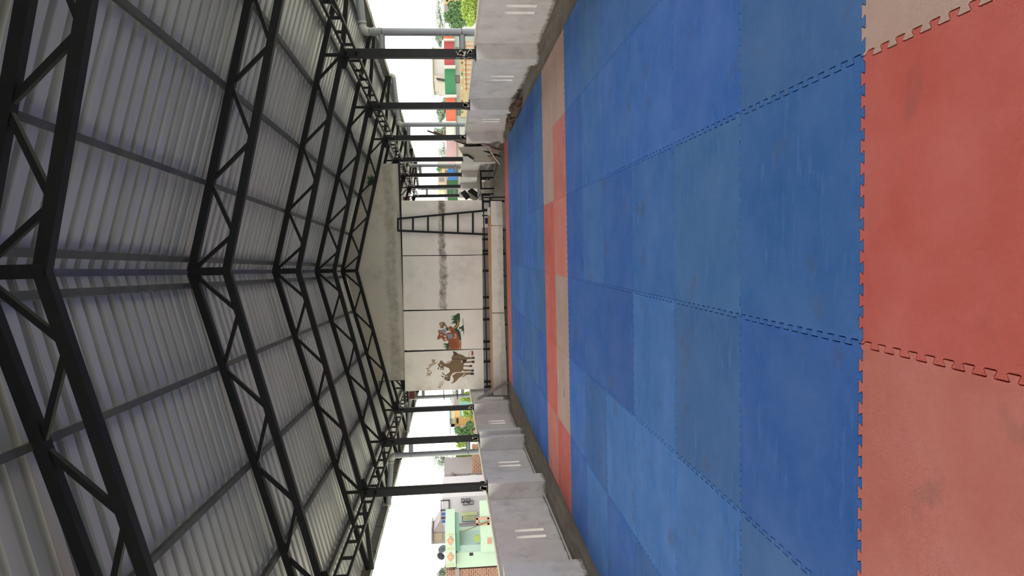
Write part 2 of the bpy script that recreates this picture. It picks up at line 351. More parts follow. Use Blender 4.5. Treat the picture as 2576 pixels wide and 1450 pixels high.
for k in range(-2, 7):
    t = thing('roof_truss', P(k, XA, ZC_B), 'black steel roof truss, ' + which[k], 'roof truss', 'black roof trusses')
    for sd in (1, -1):
        xc, xe = (2.65, RE-.05) if sd > 0 else (-4.36, LE+.05)
        MB().bar(P(k, XA, ZA), P(k, xe, ztop(xe)), .075, .08, ext=.0).build('top_chord', STEEL, t)
        MB().bar(P(k, XA, ZB), P(k, xc, ZC_B), .075, .08, ext=.02).build('bottom_chord', STEEL, t)
        MB().bar(P(k, xc, ZC_B), P(k, xe, ztop(xe)-.06), .07, .07).build('eave_arm', STEEL, t)
        tb = [.12, .415, .71, 1.0]; tt = [0, .285, .587, .877]
        X_ = lambda f: XA+(xc-XA)*f
        seq = [(tt[0], 1), (tb[0], 0), (tt[1], 1), (tb[1], 0), (tt[2], 1), (tb[2], 0), (tt[3], 1), (tb[3], 0)]
        for (a, ua), (b2, ub) in zip(seq, seq[1:]):
            pa = P(k, X_(a), ztop(X_(a)) if ua else zbot(X_(a))); pb = P(k, X_(b2), ztop(X_(b2)) if ub else zbot(X_(b2)))
            MB().bar(pa, pb, .04, .04).build('web_bar', STEEL, t)
        MB().bar(P(k, xc-sd*.02, ZC_B), P(k, xc-sd*.02, ztop(xc)), .045, .04, up=(0, 1, 0)).build('end_strut', STEEL, t)
        MB().bar(P(k, xc, ZC_B+.02)-np.array([sd*.22, 0, 0]), P(k, xc, ZC_B-.06)+np.array([sd*.05, 0, 0]), .03, .14).build('gusset', STEEL, t)
    MB().bar(P(k, XA, ZB-.03), P(k, XA, ZA+.02), .085, .085, up=(0, 1, 0)).build('king_post', STEEL, t)

# columns
def column(k, side):
    x = 2.65 if side == 'right' else -4.36
    y = (TR(k) if side == 'right' else TL(k))[1]-(.22 if k == -1 and side == 'left' else 0); zb = .985 if side == 'right' else .945
    pos = {-2: 'nearest', -1: 'second', 0: 'third', 1: 'fourth', 2: 'fifth', 3: 'sixth', 4: 'seventh', 5: 'eighth', 6: 'ninth'}[k]
    t = thing('steel_column', (x, y, zb), f'black square steel column on the {side} wall, {pos} from the camera', 'column', f'steel columns on the {side} wall')
    MB().bar((x, y, zb), (x, y, ZC_B+.03), .125, .125, up=(0, 1, 0)).build('shaft', STEEL, t, bevel=.006)
    MB().box(x-.085, x+.085, y-.085, y+.085, zb-.003, zb+.012).build('base_plate', STEEL, t)
    if k <= 2:
        m = MB(); rr = random.Random(k*7+len(side))
        for i in range(7):
            yy = y+rr.uniform(-.05, .05); zz = zb+rr.uniform(.02, .13 if (k, side) != (0, 'right') else .3); s_ = rr.uniform(.02, .045)
            m.prism([(x+(-.0655 if side == 'right' else .0655)+0, yy+math.cos(a)*s_*rr.uniform(.9, 1.05), zz+math.sin(a)*s_) for a in np.linspace(0, 2*math.pi, 8)[:-1]], (-1 if side == 'right' else 1, 0, 0), .004)
            m.prism([(x+rr.uniform(-.03, .03)+math.cos(a)*s_*.8, y-.0655, zz+math.sin(a)*s_) for a in np.linspace(0, 2*math.pi, 8)[:-1]], (0, -1, 0), .004)
        m.build('mortar_splash', MORT, t)
for k in range(-1, 7): column(k, 'right')
for k in range(-1, 6): column(k, 'left')
if True:
    pass
# ladder girders between the columns
def girder(k, side):
    x = 2.65 if side == 'right' else -4.36
    ya = (TR(k) if side == 'right' else TL(k))[1]; yb = (TR(k+1) if side == 'right' else TL(k+1))[1]
    zt, zl = 2.96, 2.80
    nth = ['nearest the camera', 'second from the camera', 'third from the camera', 'fourth from the camera', 'fifth from the camera', 'sixth from the camera', 'seventh from the camera', 'farthest away'][k+2]
    t = thing('eaves_girder', (x, ya, zl), f'black ladder-shaped steel girder over the {side} wall, bay {nth}', 'girder', f'ladder girders over the {side} wall')
    MB().bar((x, ya+.06, zt), (x, yb-.06, zt), .04, .035).build('rail', STEEL, t); MB().bar((x, ya+.06, zl), (x, yb-.06, zl), .04, .035).build('rail', STEEL, t)
    for i in range(6):
        y = ya+.35+i*.53; MB().bar((x, y, zl), (x, y, zt), .035, .035, up=(0, 1, 0)).build('rung', STEEL, t)
    if side == 'right': MB().bar((x+.02, ya+.3, zt), (x+.02, yb-1.0, zl), .018, .018).build('brace', STEEL, t)
for k in range(-2, 6): girder(k, 'right')
for k in range(-2, 5): girder(k, 'left')

# purlins and sheets
ROFF = .075
pl = [(.04, 'nearest the ridge'), (.285, 'second from the ridge'), (.583, 'third from the ridge'), (.865, 'fourth from the ridge'), (1.13, 'fifth, just outside the columns'), (1.40, 'outermost, along the eave')]
for side in ('right', 'left'):
    xc = 2.65 if side == 'right' else -4.36
    for f, d in pl:
        x = XA+(xc-XA)*f; z = ztop(x)+ROFF-.01
        dz = (ztop(x+.01)-ztop(x-.01))/.02
        up = np.array([-dz, 0, 1]); up /= np.linalg.norm(up)
        tag(MB().bar((x, Y0+.4, z), (x, Y1-.3, z), .05, .06, up=up).build('purlin', PURLIN), f'long dark steel purlin under the {side} roof slope, {d}', 'purlin', f'purlins under the {side} roof slope')
def roof(side):
    xe = RE if side == 'right' else LE
    prof = []                                       # (y, dz): ribs every 0.2 m, sheets lap every 1.1 m
    y = Y0+.1; i = 0
    while y < Y1-.2:
        lap = .007*((i % 6)/6)
        prof += [(y, 0-lap), (y+.105, 0-lap), (y+.111, .042-lap), (y+.184, .042-lap), (y+.19, 0-lap)]
        if i % 6 == 2: prof += [(y+.1905, -.012), (y+.1985, -.012)]
        # small stiffeners
        y += .2 if i % 6 != 5 else .2; i += 1
    m = MB(); xs = [XA+(.03 if side == 'right' else -.03), xe]
    v = []
    for x in xs:
        zc = ztop(x)+ROFF+.04
        v += [(x, yy, zc+dz) for yy, dz in prof]
    n = len(prof); f = [(i, i+1, n+i+1, n+i) for i in range(n-1)]
    m.add(v, f)
    o = m.build('ceiling', ROOFM)
    sd = o.modifiers.new('sheet', 'SOLIDIFY'); sd.thickness = .0015; sd.offset = 1
    return tag(o, kind='structure')
roof('right'); roof('left')
m = MB(); zr = ZA+ROFF+.075
m.bar((XA-.18, Y0, zr-.05), (XA, Y0, zr), .01, .004)
m.v = []; m.f = []; m.m = []
m.add([(XA-.2, Y0+.1, ztop(XA-.2)+.14), (XA, Y0+.1, ZA+.19), (XA+.2, Y0+.1, ztop(XA+.2)+.14), (XA-.2, Y1-.2, ztop(XA-.2)+.14), (XA, Y1-.2, ZA+.19), (XA+.2, Y1-.2, ztop(XA+.2)+.14)], [(0, 1, 4, 3), (1, 2, 5, 4)])
rc = m.build('ridge_cap', ROOFM); sd = rc.modifiers.new('sheet', 'SOLIDIFY'); sd.thickness = .002
tag(rc, 'folded metal ridge cap along the roof peak', 'ridge cap')

# gutters with straps
for side in ('right', 'left'):
    s = 1 if side == 'right' else -1; xe = RE if side == 'right' else LE; ze = ztop(xe)+.115
    t = thing('roof_gutter', (xe, 8, ze), f'grey metal box gutter along the {side} eave', 'gutter')
    g = MB(); a, b2 = sorted((xe-s*.02, xe+s*.13))
    g.box(a, b2, Y0+.2, Y1-.4, ze-.14, ze-.132); g.box(a, a+.006, Y0+.2, Y1-.4, ze-.14, ze); g.box(b2-.006, b2, Y0+.2, Y1-.4, ze-.14, ze+.015)
    g.build('trough', mat('gutter_metal', S(120, 120, 116), rough=.5, metal=.3, var=.1, dirt=S(150, 146, 120), dirt_amt=.5, dscale=3), t)
    st = MB()
    for i in range(24):
        y = Y0+1+i*1.2
        if y > Y1-.6: break
        q = MB(); q.box(a-.004, b2+.004, y, y+.02, ze-.146, ze-.14); q.box(b2, b2+.005, y, y+.02, ze-.146, ze+.05); q.build('strap', PURLIN, t)

# rain pipes
def arc(p, d1, d2, r, n=7):
    """elbow at corner p: enters along d1, leaves along d2"""
    d1 = np.array(d1, float); d2 = np.array(d2, float); d1 /= np.linalg.norm(d1); d2 /= np.linalg.norm(d2)
    a = np.array(p)-d1*r; b = np.array(p)+d2*r
    return [(1-t)**2*a+2*t*(1-t)*np.array(p)+t*t*b for t in np.linspace(0, 1, n)]
def rain_pipe(k, side, label, ztopv=2.70):
    s = 1 if side == 'right' else -1
    y = (TR(k) if side == 'right' else TL(k)+np.array([0, 0, 0]))[1]; x = 2.985 if side == 'right' else -4.66
    xe = (RE if side == 'right' else LE)+s*.06; R = .058
    t = thing('rain_pipe', (x, y, .1), label, 'pipe', f'grey rain pipes outside the {side} wall')
    top = np.array([x, y, ztopv]); e2 = np.array([xe-s*.05, y, ztopv+.10])
    MB().tube([(x, y, -.6), (x, y, ztopv-.1)], R, 18).build('vertical_pipe', PVC, t, smooth=True)
    d = e2-top; d /= np.linalg.norm(d)
    MB().tube(arc(top, (0, 0, 1), d, .09), R+.006, 18).build('elbow', PVCL, t, smooth=True)
    MB().tube([top+d*.09, e2-d*.07], R, 18).build('sloping_pipe', PVC, t, smooth=True)
    MB().tube(arc(e2, d, (0, 0, 1), .07)+[e2+np.array([0, 0, .12])], R+.004, 18).build('elbow', PVCL, t, smooth=True)
    for z in (ztopv-.16, ztopv-.24): MB().tube([(x, y, z-.012), (x, y, z+.012)], R+.009, 18).build('collar', PVC, t, smooth=True)
    MB().tube([top+d*.12, top+d*.15], R+.01, 18).build('collar', PVCL, t, smooth=True)
    xc = 2.65 if side == 'right' else -4.36
    for z in (1.19, 2.42):
        st = MB().tube([(xc+s*.06, y, z), (x-s*.05, y, z)], .048, 16).build('spacer_pipe', PVC, t, smooth=True)
        MB().tube([(x, y, z-.004), (x, y, z+.004)], R+.003, 18).build('tie_wire', BLACK, t)
rain_pipe(0, 'right', 'grey PVC rain pipe beside the nearest visible column on the right wall')
rain_pipe(2, 'right', 'grey PVC rain pipe beside the third visible column on the right wall', 2.66)
rain_pipe(4, 'right', 'grey PVC rain pipe on the right wall, third from the camera', 2.8)
rain_pipe(6, 'right', 'grey PVC rain pipe on the right wall, farthest from the camera', 2.8)
rain_pipe(1, 'left', 'grey PVC rain pipe on the left wall, nearer of the two', 2.84)
rain_pipe(3, 'left', 'grey PVC rain pipe on the left wall just past the partition', 2.84)

# printed line along the nearest rain pipe
pr_ = [o for o in bpy.data.objects if o.name == 'rain_pipe'][0]; dn_ = np.array([-.80, -.60, 0]); ql = MB(); rr = random.Random(11); z = 1.12; cpt = np.array([2.985, TR(0)[1], 0])+dn_*.0585
while z < 1.98:
    l_ = rr.choice((.010, .016, .022, .03)); ql.bar(cpt+np.array([0, 0, z]), cpt+np.array([0, 0, z+l_]), .008, .002, up=tuple(dn_)); z += l_+rr.choice((.006, .008, .02))
ql.build('printed_line', BLACK, pr_)
# ------------------------------------------------------------------ partition of white boards under the fifth truss
K = 2
def board(name, pix, off, m, label, thick=.02, group=None, cat='board', z0=None):
    pts = [onT(X, Y, K, off) for X, Y in pix]
    c = sum(pts)/len(pts); b = MB().prism([p for p in pts], TN, thick)
    t = bpy.data.objects.new  # noqa
    me_parent = thing(name, c, label, cat, group) if False else None
    o = b.build(name, m, bevel=.004)
    return tag(o, label, cat, group)
G1 = 'white lower partition boards'
B1 = board('partition_board', [(1009.5, 505), (1212, 504), (1213.5, 641), (1012.5, 643)], .30, BOARDS, 'white partition board with soot smear, behind the black ladder', group=G1)
B2 = board('partition_board', [(1012.5, 645), (1213.5, 643), (1215, 777.5), (1015, 780.5)], .30, BOARDS, 'plain white partition board with dark smear, second from the right', group=G1)
B3 = board('partition_board', [(1015, 784), (1214.5, 779), (1216, 878), (1017, 882)], .30, BOARD, 'white partition board carrying the painted tiger', group=G1)
B4 = board('partition_board', [(1017, 887), (1216, 879), (1218, 976), (1212, 979), (1019, 985)], .30, BOARD, 'white partition board carrying the painted goats, leftmost', group=G1)
G2 = 'gable boards above the partition'
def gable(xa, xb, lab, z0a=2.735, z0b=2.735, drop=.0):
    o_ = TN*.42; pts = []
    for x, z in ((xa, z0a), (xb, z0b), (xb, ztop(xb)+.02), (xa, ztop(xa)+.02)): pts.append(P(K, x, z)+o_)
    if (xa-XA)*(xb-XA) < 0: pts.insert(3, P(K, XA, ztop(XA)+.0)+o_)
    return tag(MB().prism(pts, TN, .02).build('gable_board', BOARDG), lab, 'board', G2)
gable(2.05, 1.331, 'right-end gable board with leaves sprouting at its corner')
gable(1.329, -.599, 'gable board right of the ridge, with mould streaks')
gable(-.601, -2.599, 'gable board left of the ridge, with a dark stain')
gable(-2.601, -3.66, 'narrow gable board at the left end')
G3 = 'low white boards along the floor under the partition'
board('skirting_board', [(1234.5, 506), (1262.5, 506), (1265, 567), (1235.5, 567)], .10, BOARDL, 'low white board at floor level under the ladder, rightmost', group=G3)
board('skirting_board', [(1235.5, 569), (1264.5, 569), (1268.5, 787), (1238, 787)], .10, BOARDL, 'long low white board at floor level, middle of three', group=G3)
board('skirting_board', [(1238, 789), (1269, 789), (1277, 995), (1242, 995)], .10, BOARDL, 'low white board at floor level by the left wall, soot marked', group=G3)
# lilac panels standing behind the gap
ys = [(572, 601), (603, 630), (633, 680), (683, 747), (749, 803), (805, 859), (861, 909), (911, 960), (962, 1000)]
for i, (a, b_) in enumerate(ys):
    xa = onT(1230, a+.8, K, .95); xb = onT(1230, b_-.5, K, .95)
    xa = xa*np.array([1, 1, 0]); xb = xb*np.array([1, 1, 0]); up_ = np.array([0, 0, .62])
    tag(MB().prism([xa, xb, xb+up_, xa+up_], TN, .02).build('lilac_board', LILAC), f'grey lilac board behind the gap under the partition, {ORD[i]} from the right', 'board', 'lilac boards behind the partition')
# steel frame of the partition
t = thing('partition_frame', P(K, -1.4, 0)+TN*.36, 'black steel frame holding the white partition boards', 'frame')
def FP(x, z, off): return P(K, x, z)+TN*off
MB().bar(FP(2.1, 2.71, .36), FP(-4.25, 2.71, .36), .05, .05).build('top_beam', STEEL, t)
MB().bar(FP(1.12, .56, .355), FP(-3.95, .56, .355), .04, .03).build('bottom_beam', STEEL, t)
for Ym in (509, 642, 779, 882.5, 978):
    q0 = onT(1110, Ym, K, .355); MB().bar((q0[0], q0[1], .01), (q0[0], q0[1], 2.7), .06, .05, up=(0, 1, 0)).build('post', STEEL, t)
for x in (2.02, 1.33, -.6, -2.6, -3.66): MB().bar(FP(x, 2.7, .46), FP(x, ztop(x)-.03, .46), .05, .03, up=(0, 1, 0)).build('post', STEEL, t)
for i, z in enumerate((1.735, 1.375)):
    tag(MB().bar(FP(-3.9, z, .42), FP(-4.25, z, .42), .022, .022).build('tie_rod', BLACK), f'thin black rod between partition and left column, {"upper" if i == 0 else "lower"} one', 'rod')
# red-brown beam ends with pale block
for i, (X0, X1_, Ya, Yb, yy, lab) in enumerate(((1030, 1043, 986, 1004, 17.2, 'dark red beam end beside the left edge of the partition'), (1014, 1030, 496, 503, 26, 'dark red beam end beyond the right edge of the partition'))):
    a = bY(X0, Ya, yy); b_ = bY(X1_, Yb, yy)
    tag(MB().box(min(a[0], b_[0]), max(a[0], b_[0]), yy, yy+.3, min(a[2], b_[2]), max(a[2], b_[2])).build('red_beam', RUST), lab, 'beam')
# platform: steel bed frame and plank
t = thing('platform_frame', FP(-1.4, 0, .15), 'long low black steel platform frame under the partition', 'frame')
zf = .365
for off in (.15, .85):
    MB().bar(FP(1.15, zf, off), FP(-3.72, zf, off), .035, .03).build('rail', STEEL, t)
for x in (1.15, .3, -.9, -2.2, -3.7):
    MB().bar(FP(x, zf, .15), FP(x, zf, .85), .03, .03).build('crossbar', STEEL, t)
    MB().bar(FP(x, 0.0, .17), FP(x, zf, .17), .03, .03, up=(0, 1, 0)).build('leg', STEEL, t)
MB().bar(FP(1.15, zf, .15), FP(1.15, .60, .15), .03, .03, up=(0, 1, 0)).build('end_post', STEEL, t)
MB().bar(FP(1.15, .6, .15), FP(1.15, .60, .85), .03, .03).build('end_rail', STEEL, t)
MB().bar(FP(1.15, .6, .85), FP(1.15, 0, .85), .03, .03, up=(0, 1, 0)).build('end_post', STEEL, t)
for (a_, b_), (c_, d_) in zip(ys, ys[1:]):
    q0 = onT(1230, (b_+c_)/2, K, .93); MB().bar((q0[0], q0[1], 0), (q0[0], q0[1], .66), .06, .03, up=(0, 1, 0)).build('divider', BLACK, t)
pk = MB(); q = [FP(.95, zf+.02, .15), FP(-4.05, zf+.02, .14), FP(-4.05, zf+.10, .22), FP(.72, zf+.10, .23)]
pk.prism(q, np.cross(q[1]-q[0], q[3]-q[0]), .012)
tag(pk.build('plywood_strip', WOOD), 'long light brown plywood strip resting on the platform frame', 'plank')
a = FP(.86, zf+.055, .135); b_ = FP(.62, zf+.055, .135)
pp = MB(); pp.prism([FP(.9, zf+.03, .145), FP(.66, zf+.035, .145), FP(.72, zf+.11, .19), FP(.88, zf+.10, .19)], TN, .003)
tag(pp.build('paper_scrap', WHITEP), 'torn white paper on the right end of the plywood strip', 'paper')
cl = MB(); cl.box(*(lambda p: (p[0]-.08, p[0]+.08, p[1]-.0, p[1]+.05, p[2], p[2]+.07))(FP(.55, zf+.1, .2)))
tag(cl.build('cloth', mat('navy_cloth', S(24, 26, 84), rough=.9), bevel=.015), 'small navy blue cloth behind the plywood strip', 'cloth')

# ladder
t = thing('ladder', FP(.53, zf+.02, .26), 'tapered black steel ladder leaning on the white partition', 'ladder')
lt, rt_ = onT(999.5, 580.5, K, .24), onT(999.5, 551, K, .24); lb, rb = onT(1228, 590, K, .25), onT(1228, 529.5, K, .25)
MB().bar(lt, lb, .045, .05).build('side_rail', STEEL, t); MB().bar(rt_, rb, .045, .05).build('side_rail', STEEL, t)
for X in (1001, 1038.5, 1076, 1113.5, 1151, 1189):
    f = (X-999.5)/(1228-999.5); MB().bar(lt+(lb-lt)*f, rt_+(rb-rt_)*f, .04, .045).build('rung', STEEL, t)

# leaning white plank in the left corner
a = bz(1278, 975, .02); tp = bX(1200, 1006, -4.1)
p0 = np.array([-3.72, a[1], .03]); 
tag(MB().bar(p0, (tp[0], tp[1], tp[2]), .08, .05, up=(0, 1, 0)).build('leaning_plank', WOODG, bevel=.008), 'pale plank leaning on the left wall by the partition', 'plank')

# ------------------------------------------------------------------ paintings on the boards
def paint(name, shapes, parent, mats, k=K, off=.30, lab=None):
    """flat paint film: each shape (polygon in photo pixels, material index, layer)"""
    m = MB()
    for poly, mi, layer in shapes:
        th = .0016*layer
        pts = [onT(X, Y, k, off)-TN*th for X, Y in poly]
        m.prism(pts, TN, .0012, mi)
    o = m.build(name, mats, parent)
    if lab: o['label'] = lab
    return o
def C6(pts): return [(1080+x/6.59, 770+y/6.59) for x, y in pts]       # crop frames used while tracing
def C13(pts): return [(1060+x/13.19, 880+y/13.19) for x, y in pts]
def CT(pts): return [(1090+x/13.18, 780+y/13.18) for x, y in pts]
def line(pts, w):
    """stroke outline as a list of quads"""
    out = []
    for (x0, y0), (x1, y1) in zip(pts, pts[1:]):
        dx, dy = x1-x0, y1-y0; l = math.hypot(dx, dy) or 1; nx, ny = -dy/l*w/2, dx/l*w/2; ex, ey = dx/l*w*.3, dy/l*w*.3
        out.append([(x0+nx-ex, y0+ny-ey), (x1+nx+ex, y1+ny+ey), (x1-nx+ex, y1-ny+ey), (x0-nx-ex, y0-ny-ey)])
    return out
def oval(cx, cy, rx, ry, n=14): return [(cx+rx*math.cos(a), cy+ry*math.sin(a)) for a in (2*math.pi*i/n for i in range(n))]
PB = mat('paint_brown', S(118, 92, 62), var=.1); PD = mat('paint_dark', S(38, 26, 22)); PW = mat('paint_white', S(226, 218, 202)); PO = mat('paint_rust_orange', S(158, 82, 44), var=.12)
PG = mat('paint_green', S(34, 70, 34), var=.3, scale=12); PY = mat('paint_ochre', S(190, 140, 70)); PGY = mat('paint_blue_grey', S(128, 142, 156)); PM = mat('paint_magenta', S(160, 40, 80)); PP = mat('paint_pink', S(200, 160, 150)); PS = mat('paint_stripe', S(96, 44, 26))
PL = [PB, PD, PW, PO, PG, PY, PGY, PM, PP, PS]
goat = []
def G(pts, mi, ly, fr=C6): goat.append((fr(pts), mi, ly))
# front goat body, neck, head looking left
G([(365, 870), (405, 800), (470, 795), (545, 815), (600, 850), (705, 850), (705, 880), (620, 885), (570, 960), (560, 1060), (520, 1095), (430, 1100), (380, 1120), (340, 1190), (290, 1225), (265, 1190), (300, 1140), (350, 1090), (330, 1030), (290, 1015), (240, 1005), (255, 965), (330, 955), (380, 905)], 0, 1)
G([(240, 1005), (235, 1040), (195, 1035), (150, 1000), (140, 970), (170, 945), (175, 910), (205, 905), (235, 935), (262, 960)], 0, 2)
G([(385, 755), (440, 760), (480, 800), (410, 830), (400, 790)], 0, 1)
G([(385, 755), (405, 752), (440, 775), (420, 785)], 1, 2)
G([(570, 985), (670, 990), (668, 1010), (565, 1005)], 0, 1); G([(665, 985), (710, 980), (712, 1010), (668, 1015)], 1, 2)
G([(600, 925), (705, 915), (708, 940), (600, 950)], 0, 1); G([(705, 910), (748, 908), (748, 945), (708, 948)], 1, 2)
G([(705, 848), (750, 845), (750, 878), (706, 880)], 1, 2)
G([(545, 890), (625, 890), (610, 930), (580, 955), (550, 945)], 1, 2); G(oval(540, 920, 14, 22), 8, 3)
G([(265, 955), (310, 920), (375, 898), (380, 915), (330, 945)], 8, 2)
# rear goat body, legs, head facing right with horns
G([(380, 1160), (450, 1110), (560, 1105), (575, 1130), (550, 1165), (500, 1190), (450, 1245), (400, 1280), (355, 1288), (392, 1255), (405, 1215)], 0, 1)
G([(350, 1165), (400, 1120), (450, 1098), (380, 1160)], 2, 2)
G([(560, 1050), (705, 1060), (705, 1085), (560, 1085)], 0, 1); G([(700, 1050), (738, 1060), (735, 1088), (702, 1092)], 1, 2)
G([(560, 1105), (705, 1105), (700, 1135), (600, 1150), (570, 1185), (552, 1180), (590, 1130)], 0, 1); G([(690, 1100), (738, 1110), (735, 1145), (680, 1145)], 1, 2)
G([(262, 1150), (300, 1130), (345, 1130), (350, 1190), (345, 1230), (310, 1248), (280, 1235), (255, 1200)], 0, 2)
G([(218, 1092), (235, 1125), (262, 1140), (245, 1150), (218, 1125)], 1, 3); G([(192, 1140), (215, 1165), (245, 1175), (235, 1188), (205, 1175)], 1, 3)
G([(300, 1240), (325, 1215), (345, 1222), (330, 1245)], 1, 3); G([(238, 1195), (268, 1205), (275, 1232), (255, 1225)], 0, 3)
for c in ((192, 985), (288, 1165)): G(oval(c[0], c[1], 15, 11), 2, 3); G(oval(c[0]+2, c[1]-3, 5, 5), 1, 4)
G([(145, 1018), (165, 1020), (150, 1058), (138, 1055)], 1, 3); G([(178, 1045), (205, 1035), (195, 1050), (178, 1066)], 1, 3); G([(205, 1050), (232, 1015), (245, 1030), (238, 1062), (222, 1060)], 1, 3); G([(212, 1042), (228, 1025), (236, 1035), (232, 1050)], 2, 4)
for sgl in (line([(735, 800), (745, 880), (738, 960)], 3), line([(735, 1020), (738, 1180)], 3)):
    for q_ in sgl: G(q_, 1, 1)
G([(700, 755), (715, 742), (730, 760), (730, 800), (710, 832), (698, 820)], 7, 2)
for q_ in line([(655, 845), (655, 790), (675, 755), (705, 745)], 5): G(q_, 0, 1)
def outl(pts, fr, w=5, mi=1, ly=5, store=goat):
    for q_ in line(pts, w): store.append((fr(q_), mi, ly))
outl([(290, 1015), (330, 1030), (350, 1090), (300, 1140)], C6); outl([(380, 905), (400, 880), (470, 880), (560, 900)], C6); outl([(365, 870), (405, 800), (470, 795), (600, 850)], C6, 4)
outl([(520, 1095), (560, 1060), (565, 960)], C6, 4); outl([(255, 965), (330, 955), (380, 905)], C6, 4)
paint('goat_painting', goat, B4, PL, lab='two brown goats painted on the board')
# lettering strokes
wr = []
def W(pts, w=21, fr=C13, mi=1):
    for q_ in line(pts, w): wr.append((fr(q_), mi, 2))
    for q_ in line(pts, w*.5): wr.append((fr(q_), 5 if mi == 1 else 9, 3))
W([(200, 880), (188, 820), (205, 770), (228, 755)]); W([(268, 865), (240, 830), (250, 790), (290, 785), (312, 805), (330, 770), (325, 725)]); W([(245, 800), (275, 830), (300, 850)])
W([(170, 640), (230, 620), (292, 598)]); W([(205, 610), (225, 690), (215, 740)]); W([(225, 690), (262, 690), (290, 720)])
W([(262, 510), (262, 550), (295, 565), (325, 545), (318, 510), (290, 500), (262, 510)])
W([(345, 340), (400, 348), (460, 345)]); W([(352, 350), (368, 400), (420, 410), (440, 385), (425, 360), (395, 370)]); W([(330, 500), (360, 450), (400, 430), (430, 455), (455, 480), (465, 450), (515, 415)]); W([(365, 520), (390, 490), (425, 495)])
W([(615, 1065), (700, 1110), (740, 1125)], 11, mi=9); W([(585, 1180), (590, 1145), (620, 1135), (640, 1165), (665, 1140), (700, 1150), (695, 1190), (665, 1200)], 11, mi=9)
W([(545, 1225), (600, 1225), (655, 1215)], 11, mi=9); W([(575, 1235), (590, 1275), (620, 1280), (640, 1250), (610, 1240)], 11, mi=9); W([(712, 1005), (714, 1015)], 11, mi=9); W([(718, 1042), (722, 1050)], 11, mi=9); W([(725, 1075), (745, 1072)], 14, mi=9)
paint('hand_lettering', wr, B4, PL, lab='curved brown hand lettering around the goats')
# big cat lying in grass
cat_ = []
def T_(pts, mi, ly): cat_.append((CT(pts), mi, ly))
for q_ in ([(560, 200), (700, 190), (830, 110), (880, 130), (885, 330), (850, 520), (760, 690), (660, 600), (760, 470), (700, 450), (560, 455), (690, 400), (600, 390), (700, 350), (580, 315), (700, 270), (580, 265), (700, 225)], [(860, 570), (930, 560), (1000, 480), (1020, 640), (1010, 880), (985, 690), (900, 720), (960, 640), (850, 635)], [(700, 640), (840, 640), (900, 760), (930, 1000), (860, 1010), (820, 780)], [(385, 1110), (520, 1060), (530, 1310), (400, 1310), (450, 1250), (330, 1280), (450, 1220), (300, 1240), (440, 1180), (290, 1165), (420, 1150), (310, 1125)], [(390, 590), (460, 600), (520, 680), (470, 720)], [(965, 280), (985, 290), (1000, 480), (985, 480)]): T_(q_, 4, 1)
T_([(500, 590), (560, 545), (640, 590), (740, 700), (830, 800), (840, 900), (880, 1000), (915, 1100), (905, 1300), (540, 1310), (515, 1100), (460, 1010), (430, 880), (380, 800), (480, 760), (600, 740), (520, 660)], 3, 2)
T_([(790, 310), (820, 330), (848, 430), (830, 520), (760, 600), (690, 620), (660, 590), (740, 560), (800, 480), (805, 400)], 5, 3)
T_([(840, 1000), (912, 1080), (900, 1300), (830, 1300), (880, 1180)], 5, 3)
T_([(560, 950), (640, 940), (700, 930), (560, 1010), (480, 1000)], 0, 3)
T_([(160, 700), (200, 670), (260, 690), (290, 760), (370, 780), (470, 880), (480, 960), (440, 1010), (370, 1040), (330, 1000), (280, 930), (210, 970), (140, 985), (130, 960), (160, 850), (200, 780), (165, 750)], 3, 3)
T_([(205, 700), (250, 715), (270, 750), (230, 745)], 8, 4); T_([(345, 850), (400, 850), (430, 890), (400, 905), (350, 885)], 2, 4); T_([(375, 960), (420, 930), (440, 960), (420, 1000), (385, 990)], 2, 4)
T_(oval(262, 830, 34, 22), 2, 4); T_(oval(258, 838, 12, 12), 1, 5); T_(oval(238, 930, 20, 12), 2, 4); T_(oval(236, 932, 8, 8), 1, 5); T_([(455, 890), (482, 910), (470, 950), (450, 930)], 1, 4)
T_([(400, 805), (620, 800), (640, 870), (640, 930), (560, 950), (500, 940), (440, 860)], 6, 3)
T_(oval(690, 865, 62, 72), 3, 4)
for cx, cy in ((715, 810), (740, 850), (745, 900), (705, 930)): T_(oval(cx, cy, 22, 16, 8), 2, 5)
T_(oval(440, 1070, 62, 50), 2, 3); T_(oval(500, 720, 55, 30), 2, 3)
for a_, b_, c_ in (((520, 1060), (640, 1030), (740, 990)), ((520, 1115), (640, 1110), (770, 1060)), ((525, 1170), (640, 1180), (780, 1130)), ((530, 1215), (640, 1245), (780, 1200)), ((560, 700), (620, 720), (680, 700)), ((600, 760), (660, 740), (740, 740))):
    outl([a_, b_, c_], CT, 15, 9, 4, cat_)
outl([(500, 590), (560, 545), (640, 590), (740, 700), (830, 800), (840, 900)], CT, 9, 1, 5, cat_); outl([(915, 1000), (925, 1140), (905, 1300)], CT, 14, 1, 5, cat_); outl([(160, 700), (200, 670), (260, 690), (290, 760)], CT, 8, 1, 5, cat_); outl([(130, 980), (165, 850), (205, 780)], CT, 8, 1, 5, cat_); outl([(370, 1040), (330, 1000), (280, 930)], CT, 8, 1, 5, cat_)
# small brown bird-like animal on the tail and a grey pup, kept generic
T_([(195, 480), (215, 430), (290, 405), (370, 410), (405, 470), (460, 560), (520, 620), (500, 640), (420, 570), (375, 510), (340, 590), (300, 610), (240, 600), (215, 560), (230, 530)], 0, 3)
T_(oval(262, 478, 30, 24), 2, 4); T_(oval(260, 488, 9, 9), 1, 5); T_([(215, 555), (250, 530), (300, 510), (290, 550), (240, 590)], 5, 4)
T_(oval(350, 710, 85, 65), 6, 3); outl([(280, 680), (330, 650), (380, 640)], CT, 8, 1, 5, cat_)
paint('tiger_painting', cat_, B3, PL, lab='orange striped tiger lying in painted grass')

